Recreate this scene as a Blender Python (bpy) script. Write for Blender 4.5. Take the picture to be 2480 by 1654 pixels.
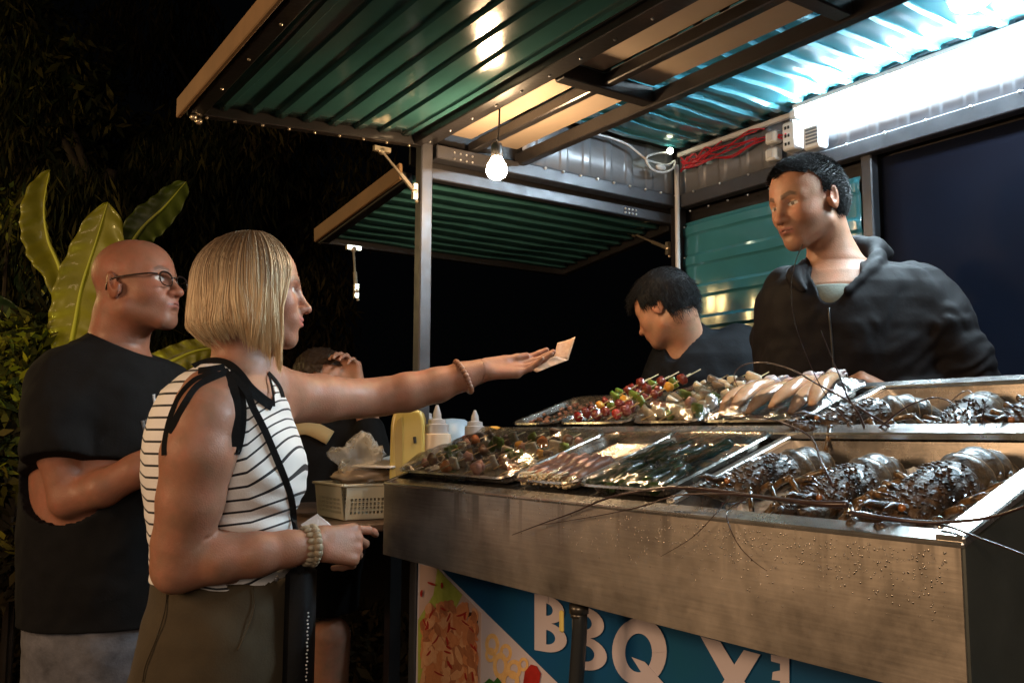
import bpy, math, random
import numpy as np
from mathutils import Vector, Matrix, noise as mnoise

for o in list(bpy.data.objects): bpy.data.objects.remove(o)
scene = bpy.context.scene
RAD = math.radians

# ---------------------------------------------------------------- camera
CAM = Vector((0, 0, 1.35)); FPX = 2140.0
PITCH, YAW, ROLL = RAD(5.99), RAD(34.26), RAD(0.21)
cf = Vector((math.sin(YAW)*math.cos(PITCH), math.cos(YAW)*math.cos(PITCH), math.sin(PITCH)))
cr = Vector((math.cos(YAW), -math.sin(YAW), 0)); cu = cr.cross(cf)
CR = cr*math.cos(ROLL) + cu*math.sin(ROLL); CU = cu*math.cos(ROLL) - cr*math.sin(ROLL)
CF = cf
cam_data = bpy.data.cameras.new('camera'); cam = bpy.data.objects.new('camera', cam_data)
scene.collection.objects.link(cam)
m3 = Matrix((CR, CU, -CF)).transposed()
cam.matrix_world = Matrix.Translation(CAM) @ m3.to_4x4()
cam_data.sensor_width = 36.0; cam_data.lens = 36.0*FPX/2480.0
cam_data.clip_start = 0.02; cam_data.clip_end = 200
scene.camera = cam

# ---------------------------------------------------------------- world, lamps, exposure
world = bpy.data.worlds.new("World"); scene.world = world; world.use_nodes = True
world.node_tree.nodes['Background'].inputs[0].default_value = (0.16, 0.18, 0.22, 1)
world.node_tree.nodes['Background'].inputs[1].default_value = 0.0035
scene.view_settings.view_transform = 'Standard'; scene.view_settings.look = 'None'
scene.view_settings.exposure = 0.12; scene.view_settings.gamma = 1.0
scene.cycles.use_denoising = True
scene.cycles.max_bounces = 8; scene.cycles.transparent_max_bounces = 12
scene.cycles.sample_clamp_indirect = 4.0
scene.cycles.caustics_reflective = False; scene.cycles.caustics_refractive = False

def lamp(name, kind, loc, energy, color, size=0.05, target=None, spot=None, label=None, cat='lamp'):
    l = bpy.data.lights.new(name, kind); l.energy = energy; l.color = color
    if kind == 'AREA': l.size = size
    else: l.shadow_soft_size = size
    if kind == 'SPOT': l.spot_size = RAD(spot); l.spot_blend = .6
    o = bpy.data.objects.new(name, l); scene.collection.objects.link(o); o.location = loc
    if target is not None:
        o.rotation_euler = (Vector(target)-Vector(loc)).to_track_quat('-Z', 'Y').to_euler()
    return o
# street lamp over the path behind the customers, and the low garden spot under the banana plant
lamp('street_lamp_light', 'POINT', (-1.0, 4.65, 2.35), 38, (1.0, .70, .28), .13)
lamp('walkway_lamp_light', 'AREA', (-1.75, 1.75, 1.85), 28, (1.0, .62, .33), .8, (.6, 1.35, 1.25))
lamp('front_fill_light', 'AREA', (-.9, -1.1, 2.3), 32, (1.0, .78, .60), 1.6, (.6, 1.6, 1.2))  # added soft fill on people and counter from the front, no real stall behind it
lamp('garden_spot_light', 'SPOT', (-.1, 3.7, .35), 62, (1.0, .82, .10), .05, (.6, 4.8, 2.1), 60)
# added spot behind the camera, aimed to brighten the counter front
lamp('counter_spot_light', 'SPOT', (-1.3, -.9, 2.0), 110, (1.0, .64, .34), .2, (.946, .62, 1.02), 31)

# ---------------------------------------------------------------- helpers
def W(px, py, d):
    """point seen at photo pixel (px,py) at forward depth d"""
    return CAM + (CF + CR*((px-1240)/FPX) - CU*((py-827)/FPX))*d
def onpl(px, py, axis, c):
    r = CF + CR*((px-1240)/FPX) - CU*((py-827)/FPX)
    return CAM + r*((c-CAM[axis])/r[axis])
X0, Z0, SL = .946, 1.236, math.tan(RAD(19.0))
def onslope(px, py, up=0.0):
    r = CF + CR*((px-1240)/FPX) - CU*((py-827)/FPX)
    q = (Z0+up-SL*X0-CAM[2])/(r[2]-SL*r[0])
    return CAM + r*q

def link(o): scene.collection.objects.link(o); return o
def tag(o, label=None, cat=None, group=None, kind=None):
    if label: o['label'] = label
    if cat: o['category'] = cat
    if group: o['group'] = group
    if kind: o['kind'] = kind
    return o
def empty(name, loc, label, cat, group=None, rot=None):
    o = link(bpy.data.objects.new(name, None)); o.location = loc; o.empty_display_size = .05
    if rot: o.rotation_euler = rot
    return tag(o, label, cat, group)
def meshobj(name, verts, faces, mat=None, parent=None, smooth=True, cols=None, attrs=None, local=False):
    me = bpy.data.meshes.new(name)
    V = np.asarray(verts, dtype=np.float64).reshape(-1, 3)
    if parent is not None and not local:
        pm = np.array(world_matrix(parent).inverted())
        V = V @ pm[:3, :3].T + pm[:3, 3]
    me.from_pydata(V.tolist() if len(V) < 20000 else V, [], faces) if not isinstance(faces, np.ndarray) else fast_mesh(me, V, faces)
    me.validate(clean_customdata=False)
    if smooth:
        me.polygons.foreach_set('use_smooth', [True]*len(me.polygons))
    if cols is not None:
        a = me.color_attributes.new('col', 'FLOAT_COLOR', 'POINT')
        c = np.asarray(cols, dtype=np.float32)
        if c.shape[1] == 3: c = np.hstack([c, np.ones((len(c), 1), np.float32)])
        if len(c) == len(me.vertices): a.data.foreach_set('color', c.ravel())
    for k, v in (attrs or {}).items():
        a = me.attributes.new(k, 'FLOAT', 'POINT')
        if len(v) == len(me.vertices): a.data.foreach_set('value', np.asarray(v, np.float32))
    me.update()
    o = link(bpy.data.objects.new(name, me))
    if mat is not None:
        for m in (mat if isinstance(mat, (list, tuple)) else [mat]): me.materials.append(m)
    if parent is not None: o.parent = parent
    return o
def fast_mesh(me, V, F):
    n = F.shape[1]
    me.vertices.add(len(V)); me.vertices.foreach_set('co', V.astype(np.float32).ravel())
    me.loops.add(F.size); me.loops.foreach_set('vertex_index', F.astype(np.int32).ravel())
    me.polygons.add(len(F)); me.polygons.foreach_set('loop_start', np.arange(0, F.size, n, dtype=np.int32))
    me.update(calc_edges=True)
def world_matrix(o):
    m = o.matrix_basis if o.parent is None else world_matrix(o.parent) @ o.matrix_basis
    return m

class MB:
    def __init__(s): s.v = []; s.f = []; s.mi = []; s.c = []
    def add(s, vs, fs, mi=0, col=None):
        n = len(s.v); s.v += [tuple(p) for p in vs]; s.f += [tuple(i+n for i in f) for f in fs]; s.mi += [mi]*len(fs)
        s.c += [col or (1, 1, 1)]*len(vs); return s
    def box(s, lo, hi, mi=0, M=None, col=None, bev=0.0):
        x0, y0, z0 = lo; x1, y1, z1 = hi
        if bev <= 0:
            vs = [(x0,y0,z0),(x1,y0,z0),(x1,y1,z0),(x0,y1,z0),(x0,y0,z1),(x1,y0,z1),(x1,y1,z1),(x0,y1,z1)]
            fs = [(0,3,2,1),(4,5,6,7),(0,1,5,4),(1,2,6,5),(2,3,7,6),(3,0,4,7)]
        else:
            b = min(bev, (x1-x0)/2.01, (y1-y0)/2.01, (z1-z0)/2.01)
            vs = []; idx = {}
            for i, (x, ix) in enumerate(((x0, b), (x1, -b))):
                for j, (y, iy) in enumerate(((y0, b), (y1, -b))):
                    for k, (z, iz) in enumerate(((z0, b), (z1, -b))):
                        for a in range(3):
                            idx[(i,j,k,a)] = len(vs)
                            vs.append((x if a == 0 else x+ix, y if a == 1 else y+iy, z if a == 2 else z+iz))
            I = idx; fs = []
            for i in (0, 1):
                q = [(i,0,0,0),(i,1,0,0),(i,1,1,0),(i,0,1,0)]; fs.append([I[t] for t in (q if i else q[::-1])])
                q = [(0,i,0,1),(0,i,1,1),(1,i,1,1),(1,i,0,1)]; fs.append([I[t] for t in (q if i else q[::-1])])
                q = [(0,0,i,2),(1,0,i,2),(1,1,i,2),(0,1,i,2)]; fs.append([I[t] for t in (q if i else q[::-1])])
            for i in (0, 1):
                for j in (0, 1):
                    fs.append([I[(i,j,0,0)], I[(i,j,1,0)], I[(i,j,1,1)], I[(i,j,0,1)]])
                    fs.append([I[(i,0,j,0)], I[(i,1,j,0)], I[(i,1,j,2)], I[(i,0,j,2)]])
                    fs.append([I[(0,i,j,1)], I[(1,i,j,1)], I[(1,i,j,2)], I[(0,i,j,2)]])
                    for k in (0, 1): fs.append([I[(i,j,k,0)], I[(i,j,k,1)], I[(i,j,k,2)]])
        if M is not None: vs = [tuple(M @ Vector(p)) for p in vs]
        return s.add(vs, fs, mi, col)
    def bar(s, p0, p1, w, h, up=(0,0,1), mi=0, col=None, bev=0.0):
        p0 = Vector(p0); p1 = Vector(p1); d = (p1-p0); L = d.length; d.normalize()
        u = Vector(up); sd = d.cross(u).normalized(); u = sd.cross(d).normalized()
        M = Matrix((d, sd, u)).transposed().to_4x4(); M.translation = p0
        return s.box((0, -w/2, -h/2), (L, w/2, h/2), mi, M, col, bev)
    def tube(s, pts, r, n=8, mi=0, col=None, cap=True, flat=1.0, up=None):
        pts = [Vector(p) for p in pts]; m = len(pts)
        rr = r if isinstance(r, (list, tuple)) else [r]*m
        vs = []; fs = []
        t0 = (pts[1]-pts[0]).normalized()
        a = Vector(up) if up else (Vector((0,0,1)) if abs(t0.z) < .9 else Vector((1,0,0)))
        for i, p in enumerate(pts):
            t = (pts[min(i+1, m-1)]-pts[max(i-1, 0)]).normalized()
            a = (a - t*a.dot(t)).normalized(); b = t.cross(a)
            for k in range(n):
                th = 2*math.pi*k/n
                vs.append(p + (a*math.cos(th)*flat + b*math.sin(th))*rr[i])
        for i in range(m-1):
            for k in range(n):
                k2 = (k+1) % n; fs.append((i*n+k, i*n+k2, (i+1)*n+k2, (i+1)*n+k))
        if cap: fs.append(tuple(range(n))[::-1]); fs.append(tuple((m-1)*n+k for k in range(n)))
        return s.add(vs, fs, mi, col)
    def ball(s, c, r, nu=12, nv=8, mi=0, col=None, M=None, wob=0.0, seed=0):
        r = r if isinstance(r, (list, tuple)) else (r, r, r)
        rnd = random.Random(seed); vs = []; fs = []
        vs.append((0, 0, 1))
        for j in range(1, nv):
            ph = math.pi*j/nv
            for i in range(nu):
                th = 2*math.pi*i/nu; vs.append((math.sin(ph)*math.cos(th), math.sin(ph)*math.sin(th), math.cos(ph)))
        vs.append((0, 0, -1)); n = len(vs)
        for i in range(nu):
            i2 = (i+1) % nu; fs.append((0, 1+i, 1+i2)); fs.append((n-1, n-1-nu+i2, n-1-nu+i))
            for j in range(nv-2):
                a = 1+j*nu; fs.append((a+i, a+nu+i, a+nu+i2, a+i2))
        if wob:
            off = Vector((seed*1.7, seed*.9, seed*2.3))
            vs = [tuple(Vector(p)*(1+wob*mnoise.noise(Vector(p)*1.6+off)*2)) for p in vs]
        vs = [Vector((p[0]*r[0], p[1]*r[1], p[2]*r[2])) for p in vs]
        if M is not None: vs = [M @ p for p in vs]
        vs = [p+Vector(c) for p in vs]
        return s.add(vs, fs, mi, col)
    def lathe(s, c, prof, n=20, mi=0, col=None, M=None):
        vs = []; fs = []; m = len(prof)
        for r, z in prof:
            for k in range(n):
                th = 2*math.pi*k/n; vs.append(Vector((r*math.cos(th), r*math.sin(th), z)))
        for i in range(m-1):
            for k in range(n):
                k2 = (k+1) % n; fs.append((i*n+k, i*n+k2, (i+1)*n+k2, (i+1)*n+k))
        if M is not None: vs = [M @ p for p in vs]
        vs = [p+Vector(c) for p in vs]
        return s.add(vs, fs, mi, col)
    def prism(s, poly, off, mi=0, col=None):
        """poly: list of 3D points (planar); off: thickness vector"""
        n = len(poly); a = [Vector(p) for p in poly]; b = [p+Vector(off) for p in a]
        fs = [tuple(range(n)), tuple(range(2*n-1, n-1, -1))]+[(i, i+n, (i+1) % n+n, (i+1) % n) for i in range(n)]
        return s.add(a+b, fs, mi, col)
    def build(s, name, mat, parent=None, smooth=False, colors=False):
        o = meshobj(name, s.v, s.f, mat, parent, smooth, cols=s.c if colors else None)
        if isinstance(mat, (list, tuple)) and len(o.data.polygons) == len(s.mi): o.data.polygons.foreach_set('material_index', s.mi)
        return o
def smooth_angle(o, ang=35):
    try:
        me = o.data; me.polygons.foreach_set('use_smooth', [True]*len(me.polygons)); me.set_sharp_from_angle(angle=RAD(ang))
    except Exception: pass
    return o

# ---------------------------------------------------------------- materials
MATS = {}
def mat(name, base=(.5,.5,.5), rough=.5, metal=0.0, var=0.0, vscale=8.0, bump=0.0, bscale=40.0, stretch=(1,1,1), coat=0.0,
        sss=0.0, attr=False, spec=.5, emit=None, estr=0.0, alpha=1.0, trans=0.0, sheen=0.0, rvar=0.0, base2=None, ior=1.45, aniso=0.0, detail=4):
    if name in MATS: return MATS[name]
    m = bpy.data.materials.new(name); m.use_nodes = True; nt = m.node_tree; N = nt.nodes; L = nt.links
    b = N['Principled BSDF']
    b.inputs['Base Color'].default_value = (*base, 1); b.inputs['Roughness'].default_value = rough
    b.inputs['Metallic'].default_value = metal; b.inputs['Specular IOR Level'].default_value = spec
    b.inputs['Coat Weight'].default_value = coat; b.inputs['Coat Roughness'].default_value = .08
    b.inputs['Subsurface Weight'].default_value = sss; b.inputs['Subsurface Scale'].default_value = .012
    b.inputs['Subsurface Radius'].default_value = (1, .35, .2)
    b.inputs['Alpha'].default_value = alpha; b.inputs['Transmission Weight'].default_value = trans; b.inputs['IOR'].default_value = ior
    b.inputs['Sheen Weight'].default_value = sheen; b.inputs['Anisotropic'].default_value = aniso
    if emit: b.inputs['Emission Color'].default_value = (*emit, 1); b.inputs['Emission Strength'].default_value = estr
    tc = N.new('ShaderNodeTexCoord'); mp = N.new('ShaderNodeMapping'); mp.inputs['Scale'].default_value = stretch
    L.new(tc.outputs['Object'], mp.inputs[0])
    src = None
    if attr:
        at = N.new('ShaderNodeAttribute'); at.attribute_name = 'col'; src = at.outputs['Color']
    if var > 0:
        nz = N.new('ShaderNodeTexNoise'); nz.inputs['Scale'].default_value = vscale; nz.inputs['Detail'].default_value = detail
        nz.inputs['Roughness'].default_value = .65
        L.new(mp.outputs[0], nz.inputs['Vector'])
        if base2 is not None:
            rp = N.new('ShaderNodeValToRGB'); rp.color_ramp.elements[0].position = .5-.5*var; rp.color_ramp.elements[1].position = .5+.5*var
            rp.color_ramp.elements[0].color = (*base, 1); rp.color_ramp.elements[1].color = (*base2, 1)
            L.new(nz.outputs['Fac'], rp.inputs[0]); src = rp.outputs[0]
        else:
            mr = N.new('ShaderNodeMapRange'); mr.inputs['To Min'].default_value = 1-var; mr.inputs['To Max'].default_value = 1+var
            mr.inputs['From Min'].default_value = .25; mr.inputs['From Max'].default_value = .75
            L.new(nz.outputs['Fac'], mr.inputs[0])
            mx = N.new('ShaderNodeVectorMath'); mx.operation = 'SCALE'
            if src is not None: L.new(src, mx.inputs[0])
            else: mx.inputs[0].default_value = base
            L.new(mr.outputs[0], mx.inputs['Scale']); src = mx.outputs[0]
    if src is not None: L.new(src, b.inputs['Base Color'])
    if rvar > 0:
        nr = N.new('ShaderNodeTexNoise'); nr.inputs['Scale'].default_value = vscale*1.7; nr.inputs['Detail'].default_value = 5
        L.new(mp.outputs[0], nr.inputs['Vector'])
        mr = N.new('ShaderNodeMapRange'); mr.inputs['To Min'].default_value = max(.02, rough-rvar); mr.inputs['To Max'].default_value = rough+rvar
        mr.inputs['From Min'].default_value = .3; mr.inputs['From Max'].default_value = .7
        L.new(nr.outputs['Fac'], mr.inputs[0]); L.new(mr.outputs[0], b.inputs['Roughness'])
    if bump > 0:
        nb = N.new('ShaderNodeTexNoise'); nb.inputs['Scale'].default_value = bscale; nb.inputs['Detail'].default_value = 6
        L.new(mp.outputs[0], nb.inputs['Vector'])
        bp = N.new('ShaderNodeBump'); bp.inputs['Strength'].default_value = 1.0; bp.inputs['Distance'].default_value = bump
        L.new(nb.outputs['Fac'], bp.inputs['Height']); L.new(bp.outputs[0], b.inputs['Normal'])
    MATS[name] = m; return m

M_black = mat('black_painted_steel', (.022,.02,.02), .35, .2, var=.25, vscale=12, bump=.0006, bscale=90, coat=.2)
M_post = mat('dark_grey_painted_steel', (.06,.06,.068), .4, .3, var=.2, vscale=20, rvar=.1)
M_fascia = mat('tan_painted_trim', (.20,.115,.05), .6, 0, var=.2, vscale=9)
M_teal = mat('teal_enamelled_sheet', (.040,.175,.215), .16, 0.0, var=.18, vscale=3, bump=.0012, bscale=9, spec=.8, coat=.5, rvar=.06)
M_awn = mat('dimmed_teal_awning_sheet', (.030,.095,.094), .17, 0.0, var=.22, vscale=3, bump=.0010, bscale=9, spec=.28, rvar=.05)  # same sheet as the teal walls; dimmer light under the awnings put into the colour
M_grey = mat('grey_corrugated_sheet', (.20,.20,.215), .38, .35, var=.14, vscale=6, bump=.0006, bscale=30, rvar=.1)
M_cream = mat('cream_soffit_board', (.42,.33,.25), .65, 0, var=.08, vscale=5, bump=.0004, bscale=60)
M_white = mat('white_plastic', (.72,.72,.72), .35, 0, var=.06, vscale=20)
M_screw = mat('zinc_screw', (.7,.7,.72), .3, .9)
M_zinc = mat('zinc_plated_strut', (.62,.52,.38), .28, .85, var=.2, vscale=30)
M_navy = mat('dark_navy_tarpaulin', (.007,.010,.023), .7, 0, spec=.12, var=.12, vscale=4, bump=.003, bscale=3)

# ---------------------------------------------------------------- ground and path
def grid_mesh(x0, x1, y0, y1, nx, ny, f):
    xs = np.linspace(x0, x1, nx+1); ys = np.linspace(y0, y1, ny+1); V = [(x, y, f(x, y)) for x in xs for y in ys]
    F = [(i*(ny+1)+j, (i+1)*(ny+1)+j, (i+1)*(ny+1)+j+1, i*(ny+1)+j+1) for i in range(nx) for j in range(ny)]
    return V, F
M_ground = mat('dark_earth_and_gravel', (.035,.026,.018), .9, 0, var=.9, vscale=6, base2=(.12,.09,.06), bump=.02, bscale=14, detail=8)
V, F = grid_mesh(-60, 60, -60, 60, 40, 40, lambda x, y: 0.0)
g = meshobj('ground', V, F, M_ground); tag(g, kind='structure')
M_pave = mat('worn_concrete_path', (.055,.046,.038), .8, 0, var=.5, vscale=5, bump=.006, bscale=25, base2=(.11,.09,.07), detail=8)
pb = MB(); rnd = random.Random(3)
for i in range(14):
    for j in range(4):
        x = -.9+j*.5+rnd.uniform(-.02, .02); y = -1.2+i*.5+rnd.uniform(-.02, .02)
        pb.box((x, y, .004), (x+.47, y+.47, .03+rnd.uniform(0, .006)), bev=.012)
o = pb.build('path', M_pave); tag(o, kind='structure')

# ---------------------------------------------------------------- the food stall
XF, XB, YE, YN = 1.046, 1.93, 1.935, -1.1         # front plane, rear plane, far end, near end (out of frame)
ZR = 2.08                                          # underside of the eaves beams
stall = empty('food_stall', (1.5, .9, 0), 'teal corrugated metal food stall on black steel posts with raised awnings', 'food stall')
def posts(x, y, z0, z1, mt=M_post, s=.033):
    mb = MB(); mb.box((x-s/2, y-s/2, z0), (x+s/2, y+s/2, z1), bev=.003); return mb.build('post', mt, stall)
posts(XF, YE, .3, ZR+.02); posts(XB+.012, YE, .3, ZR+.14, M_black, .036); posts(XB+.012, 1.272, .3, ZR-.021, M_post, .030)
posts(XF, YN, .3, ZR+.02); posts(XB+.012, YN, .3, ZR+.14, M_black, .036)
# trailer floor and skirt
mb = MB(); mb.box((XF-.01, YN, .28), (XB+.04, YE+.03, .33), bev=.004); mb.build('floor_deck', M_black, stall)
# eaves beams
bm = MB()
def beam(name, p0, p1, w, h, m=M_black, up=(0,0,1)):
    b = MB(); b.bar(p0, p1, w, h, up, bev=.0025); return b.build(name, m, stall)
beam('eaves_beam', (XF, YN, ZR+.02), (XF, YE+.03, ZR+.02), .036, .040)
beam('soffit_beam', (1.335, YN, ZR+.012), (1.335, YE-.002, ZR+.012), .026, .034)
beam('soffit_beam', (1.185, YN, ZR+.018), (1.185, YE-.002, ZR+.018), .022, .026)
beam('end_beam', (XF+.024, YE, ZR-.015), (XB-.016, YE, ZR-.015), .045, .035, M_post)
beam('end_beam', (XF+.024, YE+.03, ZR-.062), (XB+.05, YE+.03, ZR-.062), .03, .03, M_post)
for yy in (1.40, .90, .40, -.1, -.6):
    beam('cross_beam', (XF+.024, yy, ZR+.016), (1.318, yy, ZR+.016), .034, .036)
beam('rear_rail', (XB-.002, YN, ZR-.02), (XB-.002, YE-.03, ZR-.02), .036, .04, M_post)
# cream soffit boards above the grid
for i, (a, b_) in enumerate(((YE-.02, 1.417), (1.383, .917), (.883, .417), (.383, -.083), (-.117, -.583), (-.617, YN))):
    for (xa, xb) in ((XF+.024, 1.173), (1.197, 1.318)):
        mb = MB(); mb.box((xa, b_, ZR+.036), (xb, a, ZR+.046)); mb.build('soffit_board', M_cream, stall)

def corr(L, Wd, pitch=.062, h=.009, sub=1):
    """corrugated sheet profile across width Wd: ribs run along L. returns local verts (u along L, v across, w normal)"""
    prof = []; v = 0.0
    while v < Wd-1e-6:
        prof += [(v, 0), (v+pitch*.50, 0), (v+pitch*.50+pitch*.045, h*.25), (v+pitch*.60, h), (v+pitch*.84, h), (v+pitch*.94, 0)]
        v += pitch
    prof = [(a, b) for a, b in prof if a <= Wd]
    return prof
def corr_sheet(name, O, U, Vv, Nn, L, Wd, m, parent, pitch=.062, h=.009, nu=24, wav=.0015, label=None, sh=None):
    prof = corr(L, Wd, pitch, h); O, U, Vv, Nn = map(Vector, (O, U, Vv, Nn)); vs = []; fs = []
    n = len(prof)
    for i in range(nu+1):
        for a, b in prof:
            k = i/nu
            w = b+wav*math.sin(k*9+a*7)+wav*.7*math.sin(k*23+a*13)
            a2 = a if sh is None else sh(k, a)
            vs.append(O+U*(L*k)+Vv*a2+Nn*w)
    for i in range(nu):
        for j in range(n-1):
            fs.append((i*n+j, (i+1)*n+j, (i+1)*n+j+1, i*n+j+1))
    o = meshobj(name, vs, fs, m, parent, smooth=False); smooth_angle(o, 12)
    if label: o['label'] = label
    md = o.modifiers.new('thickness', 'SOLIDIFY'); md.thickness = .0012; md.offset = -1
    return o
# interior teal ceiling: ribs run front to back
corr_sheet('ceiling_sheet', (1.353, YN, ZR+.150), (1,0,0), (0,1,0), (0,0,-1), XB-1.353, YE-YN, M_teal, stall, pitch=.075, h=.010, nu=16, wav=.002)
# grey upper bands
corr_sheet('upper_wall', (1.353, YE+.004, ZR+.002), (0,0,1), (1,0,0), (0,-1,0), .148, XB-1.353, M_grey, stall, pitch=.082, h=.004, nu=2, wav=.0)
corr_sheet('upper_wall', (XB+.008, YN, ZR+.000), (0,0,1), (0,1,0), (-1,0,0), .150, YE-YN, M_grey, stall, pitch=.082, h=.004, nu=2, wav=.0)
# teal lower rear wall, ribs horizontal
corr_sheet('rear_wall', (XB+.006, 1.292, .95), (0,1,0), (0,0,1), (-1,0,0), YE-.03-1.292, 1.09, M_teal, stall, pitch=.095, h=.006, nu=30, wav=.0022)
# far-end low wall panel and dark navy curtain closing the rear hatch
V = []; nu, nv = 40, 24
for i in range(nu+1):
    for j in range(nv+1):
        y = YN+(1.25-YN)*i/nu; z = .95+(ZR-.045-.95)*j/nv
        V.append((XB+.035+.005*math.sin(y*5.3)*math.sin(z*2.2+1), y, z))
F = [(i*(nv+1)+j, (i+1)*(nv+1)+j, (i+1)*(nv+1)+j+1, i*(nv+1)+j+1) for i in range(nu) for j in range(nv)]
o = meshobj('rear_curtain', V, F, M_navy, stall); md = o.modifiers.new('t', 'SOLIDIFY'); md.thickness = .004
# roof skin so light does not leak
mb = MB(); mb.box((XF-.02, YN-.02, ZR+.17), (XB+.06, YE+.05, ZR+.18)); mb.build('roof', M_black, stall)
mb = MB(); mb.box((XB+.045, YN, .95), (XB+.06, YE+.05, ZR+.17)); mb.build('outer_skin', M_black, stall)
mb = MB(); mb.box((XF-.02, YE+.036, ZR-.045), (XB+.045, YE+.046, ZR+.17)); mb.box((1.36, YE+.008, ZR+.0), (XB-.02, YE+.03, ZR+.17)); mb.build('outer_skin', M_black, stall)
# screws along bands
sc = MB()
for i in range(9): sc.ball((1.41+i*.062, YE-.026, ZR-.001), .0045, 8, 5)
for i in range(26): sc.ball((XB-.0235, YE-.10-i*.105, ZR-.004), .0038, 8, 5)
for i in range(8): sc.ball((XB+.002, YE-.06-i*.075, ZR-.052), .0035, 8, 5)
for i in range(10): sc.ball((XB-.004, YE-.040, ZR-.10-i*.095), .0032, 8, 5)
for i in range(30): sc.ball((XF-.012, YE-.05-i*.1, ZR-.006), .0035, 8, 5)
for i in range(4):
    for j in range(2): sc.ball((1.12+i*.018, YE-.026, ZR-.012-j*.016), .003, 8, 5)
    for j in range(2): sc.ball((1.735+i*.014, YE+.012, ZR-.058-j*.012), .0036, 8, 5)
sc.build('screw', M_screw, stall, smooth=True)

def strut(parent, a, b, name='gas_strut'):
    a = Vector(a); b = Vector(b); mb = MB(); m = a.lerp(b, .55)
    mb.tube([a, m], .0035, 8); mb.tube([m, b], .006, 8); mb.ball(a, .010, 8, 6); mb.ball(b, .009, 8, 6)
    mb.box((a.x-.022, a.y-.006, a.z-.002), (a.x+.022, a.y+.006, a.z+.010)); 
    mb.box((b.x-.006, b.y-.006, b.z-.02), (b.x+.006, b.y+.006, b.z+.02))
    mb.ball(b+Vector((.006, 0, -.024)), .005, 8, 6); mb.ball(b+Vector((.004, 0, .018)), .005, 8, 6)
    o = mb.build(name, M_zinc, parent, smooth=True); return smooth_angle(o, 40)
# front awning (hinged on the eaves beam, lifted)
aw = MB()
AX0, AZ0 = .440, 2.040
up1 = Vector((XF-AX0, 0, ZR-AZ0)).normalized(); nrm = Vector((-up1.z, 0, up1.x))
def awp(x): return AZ0+(x-AX0)*(ZR-AZ0)/(XF-AX0)
aw.bar((AX0+.036, YN, awp(AX0+.036)+.006), (AX0+.036, YE+.004, awp(AX0+.036)+.006), .030, .030, bev=.002)
aw.bar((XF-.03, YN, awp(XF-.03)+.006), (XF-.03, YE+.004, awp(XF-.03)+.006), .026, .026, bev=.002)
aw.bar((AX0+.02, YE-.011, awp(AX0+.02)+.006), (XF-.02, YE-.011, awp(XF-.02)+.006), .026, .028, bev=.002)
aw.bar((AX0+.02, .5, awp(AX0+.02)+.022), (XF-.02, .5, awp(XF-.02)+.022), .026, .02, bev=.002)
awn = aw.build('front_awning', M_black, stall); 
W1 = (XF-.045)-(AX0+.05)
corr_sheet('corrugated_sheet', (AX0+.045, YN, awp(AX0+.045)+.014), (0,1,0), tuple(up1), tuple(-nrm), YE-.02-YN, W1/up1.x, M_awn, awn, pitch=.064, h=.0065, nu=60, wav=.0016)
fb = MB(); fb.bar((AX0+.006, YN, AZ0+.012), (AX0+.006, YE+.012, AZ0+.012), .010, .044, bev=.002)
fb.build('edge_trim', M_fascia, awn)
sc = MB()
for i in range(9): sc.ball((AX0+.06+i*.062, YE-.012, awp(AX0+.06+i*.062)-.009), .0036, 8, 5)
for i in range(16): sc.ball((AX0+.038, YE-.03-i*.17, awp(AX0+.04)-.009), .0034, 8, 5)
sc.ball((AX0+.03, YE-.02, AZ0-.012), .008, 8, 5); sc.ball((AX0+.045, YE-.006, AZ0-.014), .008, 8, 5)
sc.build('rivet', M_zinc, awn, smooth=True)
strut(awn, (.929, YE+.004, ZR-.035), (1.018, YE-.004, 1.955))
# end awning, hinged on the far end beam
ZE = ZR-.075
aw = MB(); BY, BZ = 2.548, 1.944
aw.bar((XF-.02, YE+.05, ZE), (XF-.02, BY, BZ), .028, .03, bev=.002); aw.bar((XB+.03, YE+.05, ZE), (XB+.03, BY, BZ), .028, .03, bev=.002)
aw.bar((XF-.03, BY-.01, BZ), (XB+.04, BY-.01, BZ), .028, .03, bev=.002)
awn2 = aw.build('end_awning', M_black, stall)
d2 = Vector((0, BY-YE-.05, BZ-ZE)); L2 = d2.length; d2.normalize(); n2 = d2.cross(Vector((1,0,0)))
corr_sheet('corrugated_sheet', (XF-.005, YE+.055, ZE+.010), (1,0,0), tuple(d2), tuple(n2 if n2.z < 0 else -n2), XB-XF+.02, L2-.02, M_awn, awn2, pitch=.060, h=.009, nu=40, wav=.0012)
fb = MB(); fb.bar((XF-.040, YE+.05, ZE+.014), (XF-.040, BY+.01, BZ+.014), .010, .044, bev=.002); fb.build('edge_trim', M_fascia, awn2)
strut(awn2, (1.046, 2.36, 1.885), (1.046, 2.335, 1.758)); strut(awn2, (1.92, 2.115, 2.0), (1.935, 1.975, 1.93))

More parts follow.
